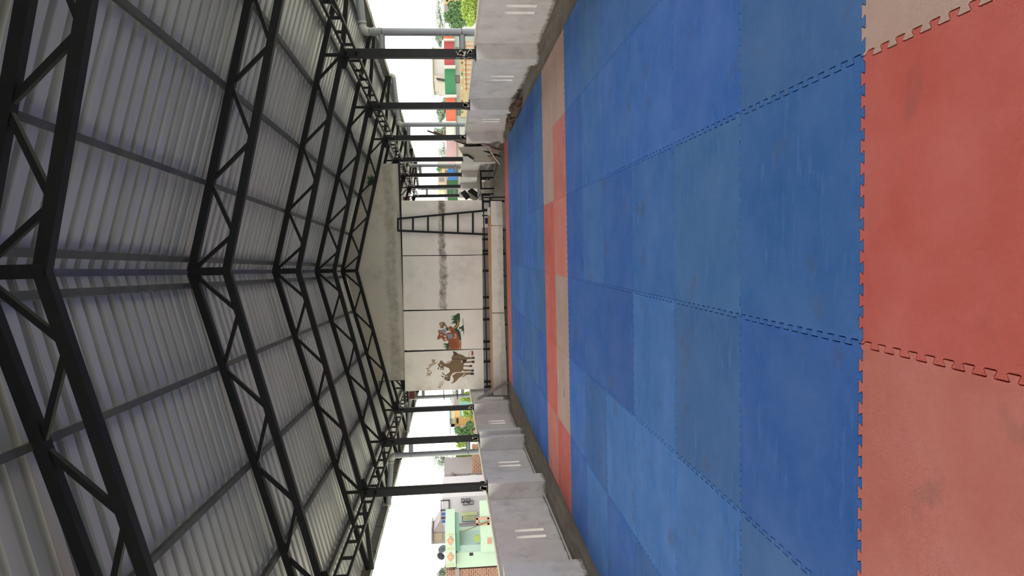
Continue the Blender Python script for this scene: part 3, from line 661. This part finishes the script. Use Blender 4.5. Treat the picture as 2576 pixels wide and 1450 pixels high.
# weeds sprouting at the gable board joint
wd = MB(); rr = random.Random(3)
c0 = P(K, 1.62, ztop(1.62)-.12)+TN*.36
for i in range(46):
    d = np.array([rr.uniform(-.16, .14), -rr.uniform(0, .12), rr.uniform(-.2, .06)]); q = c0+d*rr.uniform(.3, 1); s_ = rr.uniform(.03, .06)
    a = np.array([rr.uniform(-1, 1), rr.uniform(-.4, .4), rr.uniform(-1, 1)]); a /= np.linalg.norm(a); b_ = np.cross(a, (0, 1, .2)); b_ /= np.linalg.norm(b_)
    wd.add([q-a*s_, q+b_*s_*.45, q+a*s_, q-b_*s_*.45], [(0, 1, 2, 3)])
tag(wd.build('weed', mat('weed_leaf', S(40, 84, 44), rough=.6)), 'small dark green weed sprouting at the right gable board', 'plant')

# ------------------------------------------------------------------ clutter along the right wall
def stick(name, p, q, w_, h_, m, lab, cat, up=(0, 0, 1), group=None):
    return tag(MB().bar(p, q, w_, h_, up=up).build(name, m, bevel=.002), lab, cat, group)
Pz = lambda X, Y, x: bX(X, Y, x)
stick('leaning_pole', bX(1075, 329, 3.05), bX(1259, 394, 2.3), .035, .035, BLACK, 'long dark pole leaning over the right wall beside a column', 'pole', group=None)
stick('leaning_pole', bX(1092, 331, 3.03), bX(1212, 372, 2.52), .03, .03, WOODB, 'shorter brown pole leaning beside the long dark pole', 'pole')
def slab(name, pix, xs, m, lab, cat='board', t_=.018):
    pts = [bX(X, Y, x) for (X, Y), x in zip(pix, xs)]
    n = np.cross(pts[1]-pts[0], pts[-1]-pts[0]); n /= np.linalg.norm(n)
    # flatten to one plane
    c = pts[0]; pts = [p-n*((p-c)@n) for p in pts]
    return tag(MB().prism(pts, n, t_).build(name, m), lab, cat)
slab('leaning_board', [(1153, 372), (1221, 369), (1248, 411), (1232, 414), (1174, 407)], [2.52, 2.46, 2.32, 2.33, 2.50], WOODG, 'large pale board leaning against the right wall beyond the third column')
slab('leaning_board', [(1166, 368), (1205, 364), (1222, 369), (1180, 371)], [2.62, 2.58, 2.55, 2.60], BLACK, 'narrow black-edged board behind the large pale board')
slab('leaning_board', [(1164, 393), (1177, 394), (1195, 406), (1166, 409)], [2.45, 2.43, 2.41, 2.45], mat('dark_sheet', S(96, 94, 92), rough=.5), 'small dark grey sheet in front of the large pale board')
slab('leaning_board', [(1231, 371), (1256, 380), (1252, 389), (1238, 383)], [2.4, 2.28, 2.28, 2.35], WOODB, 'small brown board at the foot of the leaning poles, nearer one')
slab('leaning_board', [(1226, 393), (1250, 393), (1247, 410), (1235, 403)], [2.36, 2.3, 2.28, 2.33], WOODB, 'small brown board at the foot of the large pale board')
stick('batten', bX(1213, 362, 2.40), bz(1262, 378, .03), .05, .05, WOODG, 'pale batten lying against the wall at the third pilaster', 'batten')
stick('batten', bX(1234, 381, 2.36), bz(1257, 413, .02), .03, .03, WHITEP, 'thin white batten crossing the brown boards', 'batten')
stick('batten', bz(1243, 440, .02), bz(1250, 416, .02), .03, .03, BLACK, 'short dark batten on the floor past the boards', 'batten')
# bench: steel frame table on the floor behind the boards
t = thing('steel_bench', (2.2, 20, 0), 'low black steel bench with grey top near the right wall', 'bench')
MB().box(1.86, 2.50, 19.6, 21.6, .43, .455).build('bench_top', mat('bench_top', S(120, 112, 106), rough=.7), t)
for (a, b_) in (((2.46, 19.62), (1.9, 19.62)), ((2.46, 21.56), (1.9, 21.56)), ((2.46, 19.62), (2.46, 21.56)), ((1.9, 19.62), (1.9, 21.56))): MB().bar((a[0], a[1], .41), (b_[0], b_[1], .41), .05, .04).build('apron', STEEL, t)
for x, y in ((2.46, 19.62), (1.9, 19.62), (2.46, 21.56), (1.9, 21.56), (2.25, 19.62)): MB().bar((x, y, 0), (x, y, .41), .045, .045, up=(0, 1, 0)).build('leg', STEEL, t)
MB().bar((2.46, 19.62, .1), (2.46, 21.56, .1), .03, .03).build('stretcher', STEEL, t)
t = thing('steel_bench', (1.4, 19, 0), 'dark low steel bench standing left of the grey-topped bench', 'bench')
MB().box(1.22, 1.78, 19.8, 22.4, .38, .405).build('bench_top', mat('dark_bench_top', S(84, 66, 62), rough=.6), t)
for x, y in ((1.25, 19.85), (1.75, 19.85), (1.25, 22.35), (1.75, 22.35)): MB().bar((x, y, 0), (x, y, .38), .04, .04, up=(0, 1, 0)).build('leg', STEEL, t)
MB().bar((1.25, 19.85, .36), (1.75, 19.85, .36), .04, .04).build('apron', STEEL, t)
# stack of old desk tops on the far side
for i, (p, q_, m_, l_) in enumerate((((1164, 482), (1178, 500), BLACK, 'black-framed desk top stacked on end by the far right wall'), ((1178, 486), (1200, 500), WOODG, 'grey desk top leaning beside the black-framed one'), ((1182, 478), (1204, 494), BLACK, 'dark slatted board slanting by the far right wall'), ((1184, 494), (1200, 502), WOODB, 'brown crate bottom at the foot of the stacked desk tops'))):
    a = bX(p[0], p[1], 2.5); b_ = bX(q_[0], q_[1], 2.2)
    stick('stacked_board', (a[0], a[1], a[2]), (b_[0], b_[1], max(.02, b_[2])), .22, .04, m_, l_, 'board', up=(.6, .3, .5))
# brown rag heap at the wall foot
def rag(loc, sx, sy, sz, lab, seed):
    bm = bmesh.new(); bmesh.ops.create_icosphere(bm, subdivisions=4, radius=1); r_ = random.Random(seed)
    ph = [r_.uniform(0, 6) for _ in range(6)]
    for v in bm.verts:
        x, y, z = v.co
        f = 1+.16*math.sin(7*y+ph[0]+3*x)+.12*math.sin(13*y+ph[1]-5*z)+.08*math.sin(17*x+ph[2]+4*y)
        v.co = Vector((x*sx*f, y*sy*f, max(-.0, z)*sz*f))
    me = bpy.data.meshes.new('rag_heap'); bm.to_mesh(me); bm.free(); me.materials.append(mat('brown_cloth', S(112, 90, 74), rough=.95, var=.35, scale=7, bump=.6, bscale=14))
    for p in me.polygons: p.use_smooth = True
    o = bpy.data.objects.new('rag_heap', me); COL.objects.link(o); o.location = loc; return tag(o, lab, 'cloth')
rag((2.56, 11.55, .0), .11, .62, .15, 'crumpled brown cloth heap at the foot of the right wall, nearer', 1)
rag((2.6, 12.95, .0), .11, .7, .12, 'long brown cloth heap at the foot of the right wall, farther', 2)
stick('hook_stick', bX(1302, 227, 2.72), bX(1313, 228, 2.66), .02, .02, BLACK, 'short black stick leaning at the right wall foot', 'stick')

# ------------------------------------------------------------------ outside: houses and trees
def colmat(n, rgb, **k): return mat(n, tuple(c*.52 for c in S(*rgb)), rough=.85, **({'var': .05} | k))
FAR = {}
def F(n, rgb):
    if n not in FAR: FAR[n] = colmat('far_'+n, rgb)
    return FAR[n]
def fbox(X0, X1_, Ya, Yb, y, depth, m=None, toground=False):
    """box whose front face at distance y covers the photo rectangle"""
    a = bY(X0, (Ya+Yb)/2, y); c = bY(X1_, (Ya+Yb)/2, y); l = bY((X0+X1_)/2, Yb, y); r = bY((X0+X1_)/2, Ya, y)
    z0 = -4.5 if toground else c[2]
    return (l[0], r[0], y, y+depth, z0, a[2])
def house(name, y, label, parts, cat='building'):
    b0 = fbox(*parts[0][1], y, 1)
    t = thing(name, ((b0[0]+b0[1])/2, y, -4.5), label, cat)
    for pn, rect, m, front, depth, grd_ in parts:
        MB().box(*fbox(*rect, y-front, depth, toground=grd_)).build(pn, m, t)
    return t
def sq(X0, X1_, Ya, Yb, w_, m, tt, y):
    q = MB()
    for r_ in ((X0, X0+w_, Ya, Yb), (X1_-w_, X1_, Ya, Yb), (X0, X1_, Ya, Ya+w_), (X0, X1_, Yb-w_, Yb)): q.box(*fbox(*r_, y, .12))
    q.build('square_frame', m, tt)
YL, YR = 68.0, 88.0
g = F('mint', (206, 232, 208)); gd = F('teal', (124, 176, 156)); sal = F('salmon', (226, 168, 140)); yel = F('pale_yellow', (232, 234, 180)); lil = F('lilac', (226, 220, 226)); gry = F('warm_grey', (168, 158, 158)); pur = F('purple', (74, 58, 80)); blu = F('signal_blue', (54, 104, 176)); dk = F('dark_opening', (40, 42, 44)); wht = F('white', (228, 226, 218)); cre = F('cream', (224, 218, 200))
t = house('green_house', YL, 'mint green house with orange diamonds on its parapet, left background', [
    ('wall', (1148, 1250, 1388, 1427), g, 0, 7, True), ('low_wall', (1208, 1250, 1262, 1389), g, .3, .4, True), ('parapet', (1121, 1146, 1341, 1428), g, .6, 7, False),
    ('slab_band', (1146, 1156, 1341, 1388), gd, .3, 6, False), ('window', (1181, 1190, 1392, 1399), dk, .05, .2, False), ('bright_box', (1194, 1206, 1350, 1364), F('lime', (170, 190, 90)), .4, .5, False),
    ('side_wall', (1150, 1210, 1372, 1389), F('pale_teal', (180, 208, 200)), .1, 4, True)])
t.children[0]  # keep
for Yc in (1361, 1402):
    cx, cy = 1133, Yc; pts = [bY(cx-8.5, cy, YL-.62), bY(cx, cy-12.5, YL-.62), bY(cx+8.5, cy, YL-.62), bY(cx, cy+12.5, YL-.62)]
    MB().prism(pts, (0, -1, 0), .06).build('diamond_panel', sal, t)
    MB().prism([bY(cx+3.2*math.cos(a), cy+1.5*math.sin(a), YL-.69) for a in np.linspace(0, 2*math.pi, 12)[:-1]], (0, -1, 0), .04).build('diamond_centre', yel, t)
MB().prism([bY(1158, 1341, YL-.5), bY(1157, 1340, YL-.5), bY(1229, 1311, YL-.5), bY(1230, 1312.5, YL-.5)], (0, -1, 0), .1).build('bamboo_pole', F('bamboo', (120, 110, 92)), t)
sq(1198, 1231, 1303, 1322, 5, sal, t, YL-.45)
for yb in (1354, 1359.5, 1365): MB().box(*fbox(1226, 1237, yb, yb+4.2, YL-.35, .1)).build('salmon_block', sal, t)
for Yc in (1343, 1347, 1380, 1384, 1421, 1425): MB().box(*fbox(1124, 1142, Yc-.8, Yc+.8, YL-.65, .06)).build('parapet_rib', yel, t)
t = house('lilac_house', YL+9, 'lilac house with purple squares and blue blocks, left background', [
    ('wall', (1113, 1200, 1250, 1318), lil, 0, 8, True), ('roof_block', (1118, 1142, 1318, 1336), F('pale_lilac', (216, 206, 210)), -.3, 6, False),
    ('blue_block', (1110.5, 1123, 1292, 1297.5), blu, .15, .2, False), ('purple_block', (1110, 1123, 1302, 1307), pur, .15, .2, False), ('blue_block', (1111, 1123, 1311, 1316.5), blu, .15, .2, False),
    ('balcony_rail', (1163, 1164.5, 1300, 1313), blu, .5, .1, False), ('balcony_rail', (1163, 1195, 1312, 1313.5), blu, .5, .1, False), ('yellow_pillar', (1160, 1200, 1292, 1298), yel, .3, .5, False),
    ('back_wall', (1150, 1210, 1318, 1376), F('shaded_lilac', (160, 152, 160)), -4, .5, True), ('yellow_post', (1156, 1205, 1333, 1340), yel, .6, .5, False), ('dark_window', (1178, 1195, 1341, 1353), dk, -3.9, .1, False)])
for yb in (1301, 1304, 1307, 1310): MB().box(*fbox(1165, 1194, yb, yb+1.4, YL+8.5, .1)).build('balcony_bar', yel, t)
sq(1108.5, 1131, 1259, 1286, 2.4, pur, t, YL+8.8)
for r_ in ((1160, 1169, 1256, 1266), (1164.5, 1177, 1262, 1272), (1172.5, 1183, 1255.5, 1265), (1179, 1190.5, 1260.5, 1270.5)): sq(*r_, 1, pur, t, YL+8.8)
t = house('grey_house', YL+19, 'plain grey-lilac house with a hooded window, left background', [
    ('wall', (1118, 1216, 1192, 1252), gry, 0, 8, True), ('cornice', (1136, 1143, 1190, 1252), F('grey_trim', (150, 140, 140)), .35, .5, False),
    ('window', (1179, 1198, 1200, 1205), dk, .05, .2, False), ('window_ledge', (1178, 1199, 1196, 1198), yel, .2, .3, False), ('window_hood', (1175, 1178, 1195, 1207), gry, .5, .5, False), ('vent', (1170, 1178, 1243, 1247), dk, .05, .2, False), ('roof_block', (1106, 1119, 1237, 1246), wht, -1, 3, False)])
t = house('rooftop_room', YL+18, 'grey rooftop room with slanted side wall behind the green house', [('wall', (1088, 1122, 1341, 1369), F('bare_cement', (170, 160, 152)), 0, 4, True), ('opening', (1091, 1113, 1342, 1362), F('plaster_beige', (176, 160, 136)), .1, .1, False), ('roof_slab', (1084.5, 1088, 1338, 1371), gry, .4, 5, False)])
MB().prism([bY(1088, 1341, YL+18), bY(1108, 1308, YL+18), bY(1122, 1308, YL+18), bY(1122, 1341, YL+18)], (0, 1, 0), 4).build('slanted_wall', gry, t)
def brickmat():
    m = bpy.data.materials.new('rough_brick'); m.use_nodes = True; N = m.node_tree.nodes; L = m.node_tree.links; b = N['Principled BSDF']; b.inputs['Roughness'].default_value = .9
    tcn = N.new('ShaderNodeTexCoord'); mp = N.new('ShaderNodeMapping'); mp.inputs['Rotation'].default_value = (math.pi/2, 0, 0); L.new(tcn.outputs['Object'], mp.inputs[0])
    br = N.new('ShaderNodeTexBrick'); br.inputs['Color1'].default_value = tuple(.5*c for c in S(150, 96, 74))+(1,); br.inputs['Color2'].default_value = tuple(.5*c for c in S(180, 122, 96))+(1,); br.inputs['Mortar'].default_value = tuple(.5*c for c in S(190, 178, 160))+(1,); br.inputs['Scale'].default_value = 1.1; br.inputs['Mortar Size'].default_value = .03
    L.new(mp.outputs[0], br.inputs['Vector']); L.new(br.outputs[0], b.inputs['Base Color']); return m
BRK = brickmat()
t = house('brick_house', YL, 'unplastered brick wall at the left edge of the photo', [('wall', (1121, 1252, 1432, 1480), BRK, 0, 7, True), ('concrete_band', (1146, 1156, 1432, 1480), gry, .1, .4, False)])
tag(MB().box(*fbox(1188, 1206, 1120, 1191, YL+12, .6, toground=True)).build('boundary_wall', BRK), 'low brick boundary wall below the bright green tree', 'wall')
# satellite dishes
def dish(X, Y, y, r, lab, tilt):
    t_ = thing('satellite_dish', bY(X, Y, y), lab, 'satellite dish', 'satellite dishes'); c = bY(X, Y, y); m = MB(); n = 16
    ax = np.array([math.sin(tilt), -.5, math.cos(tilt)*.6]); ax /= np.linalg.norm(ax); u = np.cross(ax, (0, 1, 0)); u /= np.linalg.norm(u); v = np.cross(ax, u)
    rings = [[c-ax*(.22*r*(1-f*f))+(u*math.cos(2*math.pi*i/n)+v*math.sin(2*math.pi*i/n))*r*f for i in range(n)] for f in (.05, .5, .8, 1)]
    m.add([p for g_ in rings for p in g_], [(a*n+i, a*n+(i+1) % n, (a+1)*n+(i+1) % n, (a+1)*n+i) for a in range(3) for i in range(n)])
    o = m.build('dish', F('dish_grey', (90, 98, 100)), t_, smooth=True); s_ = o.modifiers.new('s', 'SOLIDIFY'); s_.thickness = .03
    MB().bar(c, c-np.array([0, 0, r*.95]), .06, .06, up=(0, 1, 0)).build('mast', dk, t_)
dish(1113, 1382, YL+3, .5, 'grey satellite dish on the green house roof, nearer the middle', .9)
dish(1109, 1400, YL+3, .45, 'thin edge-on satellite dish on the green house roof', 2.3)

# left middle: yellow house and neighbours
t = house('yellow_house', 96, 'ochre yellow house with dark framed panels, left of the partition', [('wall', (1144, 1164, 1049, 1071), F('ochre', (226, 176, 104)), 0, 8, True), ('dark_panel', (1148, 1153, 1053, 1066), dk, .1, .2, False), ('upper_room', (1133, 1144, 1053, 1067), F('pale_lemon', (224, 222, 184)), .0, 6, False), ('pink_wall', (1144, 1163, 1071, 1094), F('pink_wall', (222, 184, 160)), .2, 8, True), ('white_panel', (1146, 1155, 1075, 1090), wht, .4, .2, False), ('roof_edge', (1131, 1133, 1052, 1093), F('blue_roof', (150, 170, 196)), .8, 9, False), ('dark_gap', (1134, 1144, 1067, 1075), dk, -.5, 5, False)])
t = house('brown_house', 112, 'brown-grey house between the yellow house and the column', [('wall', (1143, 1156, 1020, 1049), F('brown_grey', (160, 146, 136)), 0, 7, True), ('upper_room', (1137, 1144, 1041, 1048), wht, 0, 4, False)])
t = house('teal_kiosk', 90, 'teal patterned shed in front of the brown-grey house', [('wall', (1157, 1174, 1020, 1049), F('teal_shed', (120, 182, 166)), 0, 5, True), ('white_panel', (1161, 1165, 1030, 1046), wht, .1, .1, False), ('white_panel', (1168, 1172, 1036, 1048), wht, .1, .1, False)])

# right background: long school building
red = F('band_red', (196, 84, 88)); grn = F('band_green', (70, 146, 100)); org = F('band_orange', (238, 120, 92)); pnk = F('band_pink', (222, 184, 188)); wl = F('grey_green_wall', (186, 194, 186)); och = F('mural_ochre', (206, 188, 140)); bandb = F('band_blue', (66, 132, 214))
t = house('school_building', YR, 'long building with red, green and orange parapet bands, right background', [
    ('wall', (1140, 1160, 84, 318), wl, 0, 10, True), ('orange_band', (1116, 1139, 84, 97), org, .3, 10, False), ('red_band', (1117, 1141, 101, 164), red, .3, 10, False), ('green_band', (1119, 1144, 171, 238), grn, .3, 10, False), ('orange_band', (1121, 1146, 244, 306), org, .3, 10, False),
    ('white_beam', (1117, 1144, 97, 101), wht, .8, 10, False), ('white_beam', (1118, 1146, 164, 171), wht, .8, 10, False), ('white_beam', (1120, 1149, 238, 244), wht, .8, 10, False), ('white_beam', (1122, 1147, 305, 309), wht, .8, 10, False),
    ('mural_wall', (1157, 1200, 116, 294), och, .35, .4, True)])
for (a, b_, c_, d_) in ((1146, 1155.5, 119, 130), (1146.5, 1156, 189, 209), (1149, 1158, 269, 290)):
    w_ = MB().box(*fbox(a, b_, c_, d_, YR-.05, .1)).build('window', dk, t)
    gb = MB()
    for f in (.25, .5, .75): gb.box(*fbox(a, b_, c_+(d_-c_)*f-.25, c_+(d_-c_)*f+.25, YR-.12, .04)); gb.box(*fbox(a+(b_-a)*f-.25, a+(b_-a)*f+.25, c_, d_, YR-.14, .04))
    gb.build('window_grille', wht, w_)
# mural motifs
rr = random.Random(5)
for yy in (140, 158, 176, 186, 196, 207, 222, 240, 255, 282):
    MB().prism([bY(1162+2.6*math.cos(a), yy+3.2*math.sin(a), YR-.37) for a in np.linspace(0, 2*math.pi, 9)[:-1]], (0, -1, 0), .05).build('mural_motif', rr.choice([sal, g, F('mural_brown', (150, 104, 66)), grn]), t)
# fence of painted boards in front
fr = thing('picket_fence', (24, YR-4, -4.5), 'colourful picket fence in front of the school mural wall', 'fence')
fc = [sal, F('fence_peach', (232, 196, 160)), cre, F('fence_tan', (206, 160, 118))]
for i, yy in enumerate(np.arange(104, 226, 3.0)):
    MB().box(*fbox(1167+(yy-104)*.012, 1200, yy, yy+1.9, YR-4, .1)).build('picket', fc[i % 4], fr)
MB().box(*fbox(1171, 1172, 102, 228, YR-4.1, .08)).build('rail', dk, fr)
t = house('white_rooftop_room', YR+13, 'white rooftop room with two rods above the green band', [('wall', (1088, 1122, 119, 205), wht, 0, 8, True), ('roof_slab', (1086, 1089, 115, 211), cre, .4, 9, False), ('side_bay', (1092, 1121, 190, 208), cre, .6, 5, False)])
for d in (0, 3.2): MB().bar(bY(1097+d*.6, 197+d, YR+12), bY(1121, 201+d*1.1, YR+12), .12, .12).build('rod', dk, t)
t = house('pink_building', YR+12, 'pink-banded building with lettered front beyond the third column', [('wall', (1146, 1165, 309, 398), cre, 0, 9, True), ('pink_band', (1122, 1148, 311, 396), pnk, .3, 9, False), ('window', (1156, 1163, 328, 334), dk, .1, .2, False)])
cu = bpy.data.curves.new('sign_letters', 'FONT'); cu.body = 'ARY'; cu.size = 1; cu.extrude = .02; cu.materials.append(F('ink_navy', (24, 26, 44)))
so = bpy.data.objects.new('sign_letters', cu); COL.objects.link(so)
dg = bpy.context.evaluated_depsgraph_get(); me = bpy.data.meshes.new_from_object(so.evaluated_get(dg)); bpy.data.objects.remove(so)
a = bY(1157.5, 346, YR+11.9); b_ = bY(1157.5, 328, YR+11.9); c_ = bY(1152.5, 346, YR+11.9)
xs = [v.co.x for v in me.vertices]; yv = [v.co.y for v in me.vertices]
kx = (b_[0]-a[0])/(max(xs)-min(xs)); kz = (c_[2]-a[2])/(max(yv)-min(yv)); off_ = world_of(t)
for v in me.vertices:
    x, y, z = v.co; v.co = (a[0]+(x-min(xs))*kx-off_[0], a[1]-z-.02-off_[1], a[2]+(y-min(yv))*kz-off_[2])
so = bpy.data.objects.new('sign_letters', me); COL.objects.link(so); so.parent = t
t = house('blue_green_building', YR+23, 'low building with bright blue and green parapet, right far background', [('blue_band', (1126, 1151, 404, 453), bandb, .3, 9, False), ('green_band', (1125, 1152, 453, 506), F('deep_green', (56, 108, 70)), .3, 9, False), ('wall', (1150, 1170, 404, 506), cre, 0, 9, True)])
t = house('peach_house', YR+36, 'pale yellow and peach house behind the blue-banded building', [('wall', (1100, 1130, 395, 428), cre, 0, 8, True), ('peach_panel', (1112, 1119, 414, 436), F('peach', (238, 200, 150)), .2, .3, False), ('wall_b', (1101, 1130, 443, 470), F('light_peach', (240, 214, 176)), .3, 8, True), ('window', (1104, 1109, 447, 457), F('pane_grey', (150, 160, 160)), .5, .2, False), ('window', (1111, 1116, 447, 457), F('pane_grey', (150, 160, 160)), .5, .2, False), ('pink_strip', (1119, 1124, 445, 500), pnk, .6, 5, False), ('yellow_block', (1103, 1120, 472, 484), yel, .4, 5, True)])
t = house('ochre_house', YR+20, 'ochre house with dark window behind the tree, right edge', [('wall', (1118, 1133, -20, 12), F('ochre2', (222, 188, 130)), 0, 8, True), ('window', (1122, 1127, -3, 3), dk, .1, .2, False), ('grey_wall', (1118, 1140, 13, 24), gry, .2, 6, True)])

# trees: each with its own crown of small leaves and a trunk
def tree(X, Y, y, rX, rY, col, lab, n=2600, leaf=.16, seed=0, clumps=14, group='trees beyond the hall'):
    c = bY(X, Y, y); a = bY(X-rX, Y, y); b2 = bY(X, Y-rY, y); rz = abs(a[2]-c[2])*1.18; rx = abs(b2[0]-c[0])*1.18; rr = random.Random(seed)
    t_ = thing('tree', (c[0], y, -4.5), lab, 'tree', group)
    m = MB(); cl_ = []; n = int(n*2.4); leaf *= .62
    for _ in range(clumps):
        while True:
            p = np.array([rr.uniform(-1, 1) for _ in range(3)])
            if p@p < 1: break
        cl_.append((p*.72, rr.uniform(.22, .42)))
    vs, fs = [], []
    for i in range(n):
        cc, cr = cl_[i % clumps]
        p = np.array([rr.gauss(0, 1) for _ in range(3)]); p /= np.linalg.norm(p); p = cc+p*cr*rr.uniform(.55, 1)
        q = c+np.array([p[0]*rx, p[1]*rx*.8, p[2]*rz])
        u = np.array([rr.gauss(0, 1) for _ in range(3)]); u /= np.linalg.norm(u); v = np.cross(u, (rr.random(), rr.random(), rr.random()+.1)); v /= np.linalg.norm(v); s_ = leaf*rr.uniform(.6, 1.3)
        k_ = len(vs); vs += [q-u*s_, q+v*s_*.5, q+u*s_, q-v*s_*.5]; fs.append((k_, k_+1, k_+2, k_+3))
    m.add(vs, fs); m.build('crown', col, t_)
    tk = MB(); tk.tube([(c[0], y, -4.5), (c[0]+.1, y, c[2]-rz*.3)], [.28, .12], 8)
    for cc, cr in cl_[:7]: tk.tube([(c[0]+.05, y, c[2]-rz*.75), c+np.array([cc[0]*rx, cc[1]*rx*.8, cc[2]*rz])], [.09, .03], 5)
    tk.build('trunk', F('bark', (96, 84, 70)), t_, smooth=True)
LG = mat('bright_leaf', S(150, 172, 84), rough=.6, var=.25, scale=.8); LM = mat('mid_leaf', S(96, 128, 84), rough=.6, var=.3, scale=.8); LD = mat('grey_haze_leaf', S(140, 156, 138), rough=.7, var=.25, scale=.8); LH = mat('hazy_leaf', S(196, 203, 198), rough=.9, var=.12, scale=.3)  # distance haze is mixed into the pale and the grey-green leaf colours
tree(1112, 1166, 110, 36, 32, LD, 'loose tall grey-green tree rising over the left houses', 1500, .17, 1, 20)
tree(1161, 1163, 98, 30, 34, LG, 'dense bright green tree below the tall grey-green tree', 4200, .2, 2)
tree(1160, 1113, 72, 26, 16, LG, 'small bright green tree beside the left rain pipe', 1600, .18, 3)
tree(1170, 1082, 70, 26, 24, LM, 'leafy mid green tree in front of the yellow house', 2600, .17, 4)
tree(1178, 1040, 80, 14, 16, LG, 'low bright green bush by the teal shed', 1200, .18, 5)
tree(1172, 1000, 84, 18, 14, LG, 'bright green bush seen left of the partition edge', 1300, .18, 6)
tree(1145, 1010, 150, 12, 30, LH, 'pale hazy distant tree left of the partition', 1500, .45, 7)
tree(1118, 1442, 84, 20, 18, LD, 'grey-green tree behind the green house, bottom left corner', 1400, .18, 8)
tree(1152, 38, 60, 38, 44, LM, 'big mid green tree at the right edge of the photo', 5200, .15, 9, 20)
tree(1180, 18, 46, 32, 46, LG, 'bright green tree over the right parapet, nearest', 3600, .13, 10, 18)
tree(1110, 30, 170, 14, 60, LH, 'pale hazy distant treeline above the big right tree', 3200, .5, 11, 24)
tree(1104, 95, 130, 12, 22, LD, 'hazy grey-green tree above the orange band beside the rain pipe', 1300, .28, 12)
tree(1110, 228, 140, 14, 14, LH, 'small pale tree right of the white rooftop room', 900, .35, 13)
tree(1112, 275, 140, 16, 30, LD, 'grey-green tree above the orange band', 2000, .3, 14)
tree(1108, 335, 130, 16, 20, LD, 'hazy grey-green tree above the pink band, nearer column', 1300, .26, 15)
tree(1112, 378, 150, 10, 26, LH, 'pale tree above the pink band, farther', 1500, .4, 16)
tree(1105, 424, 100, 7, 8, LM, 'small green tree in front of the peach house', 500, .2, 17)
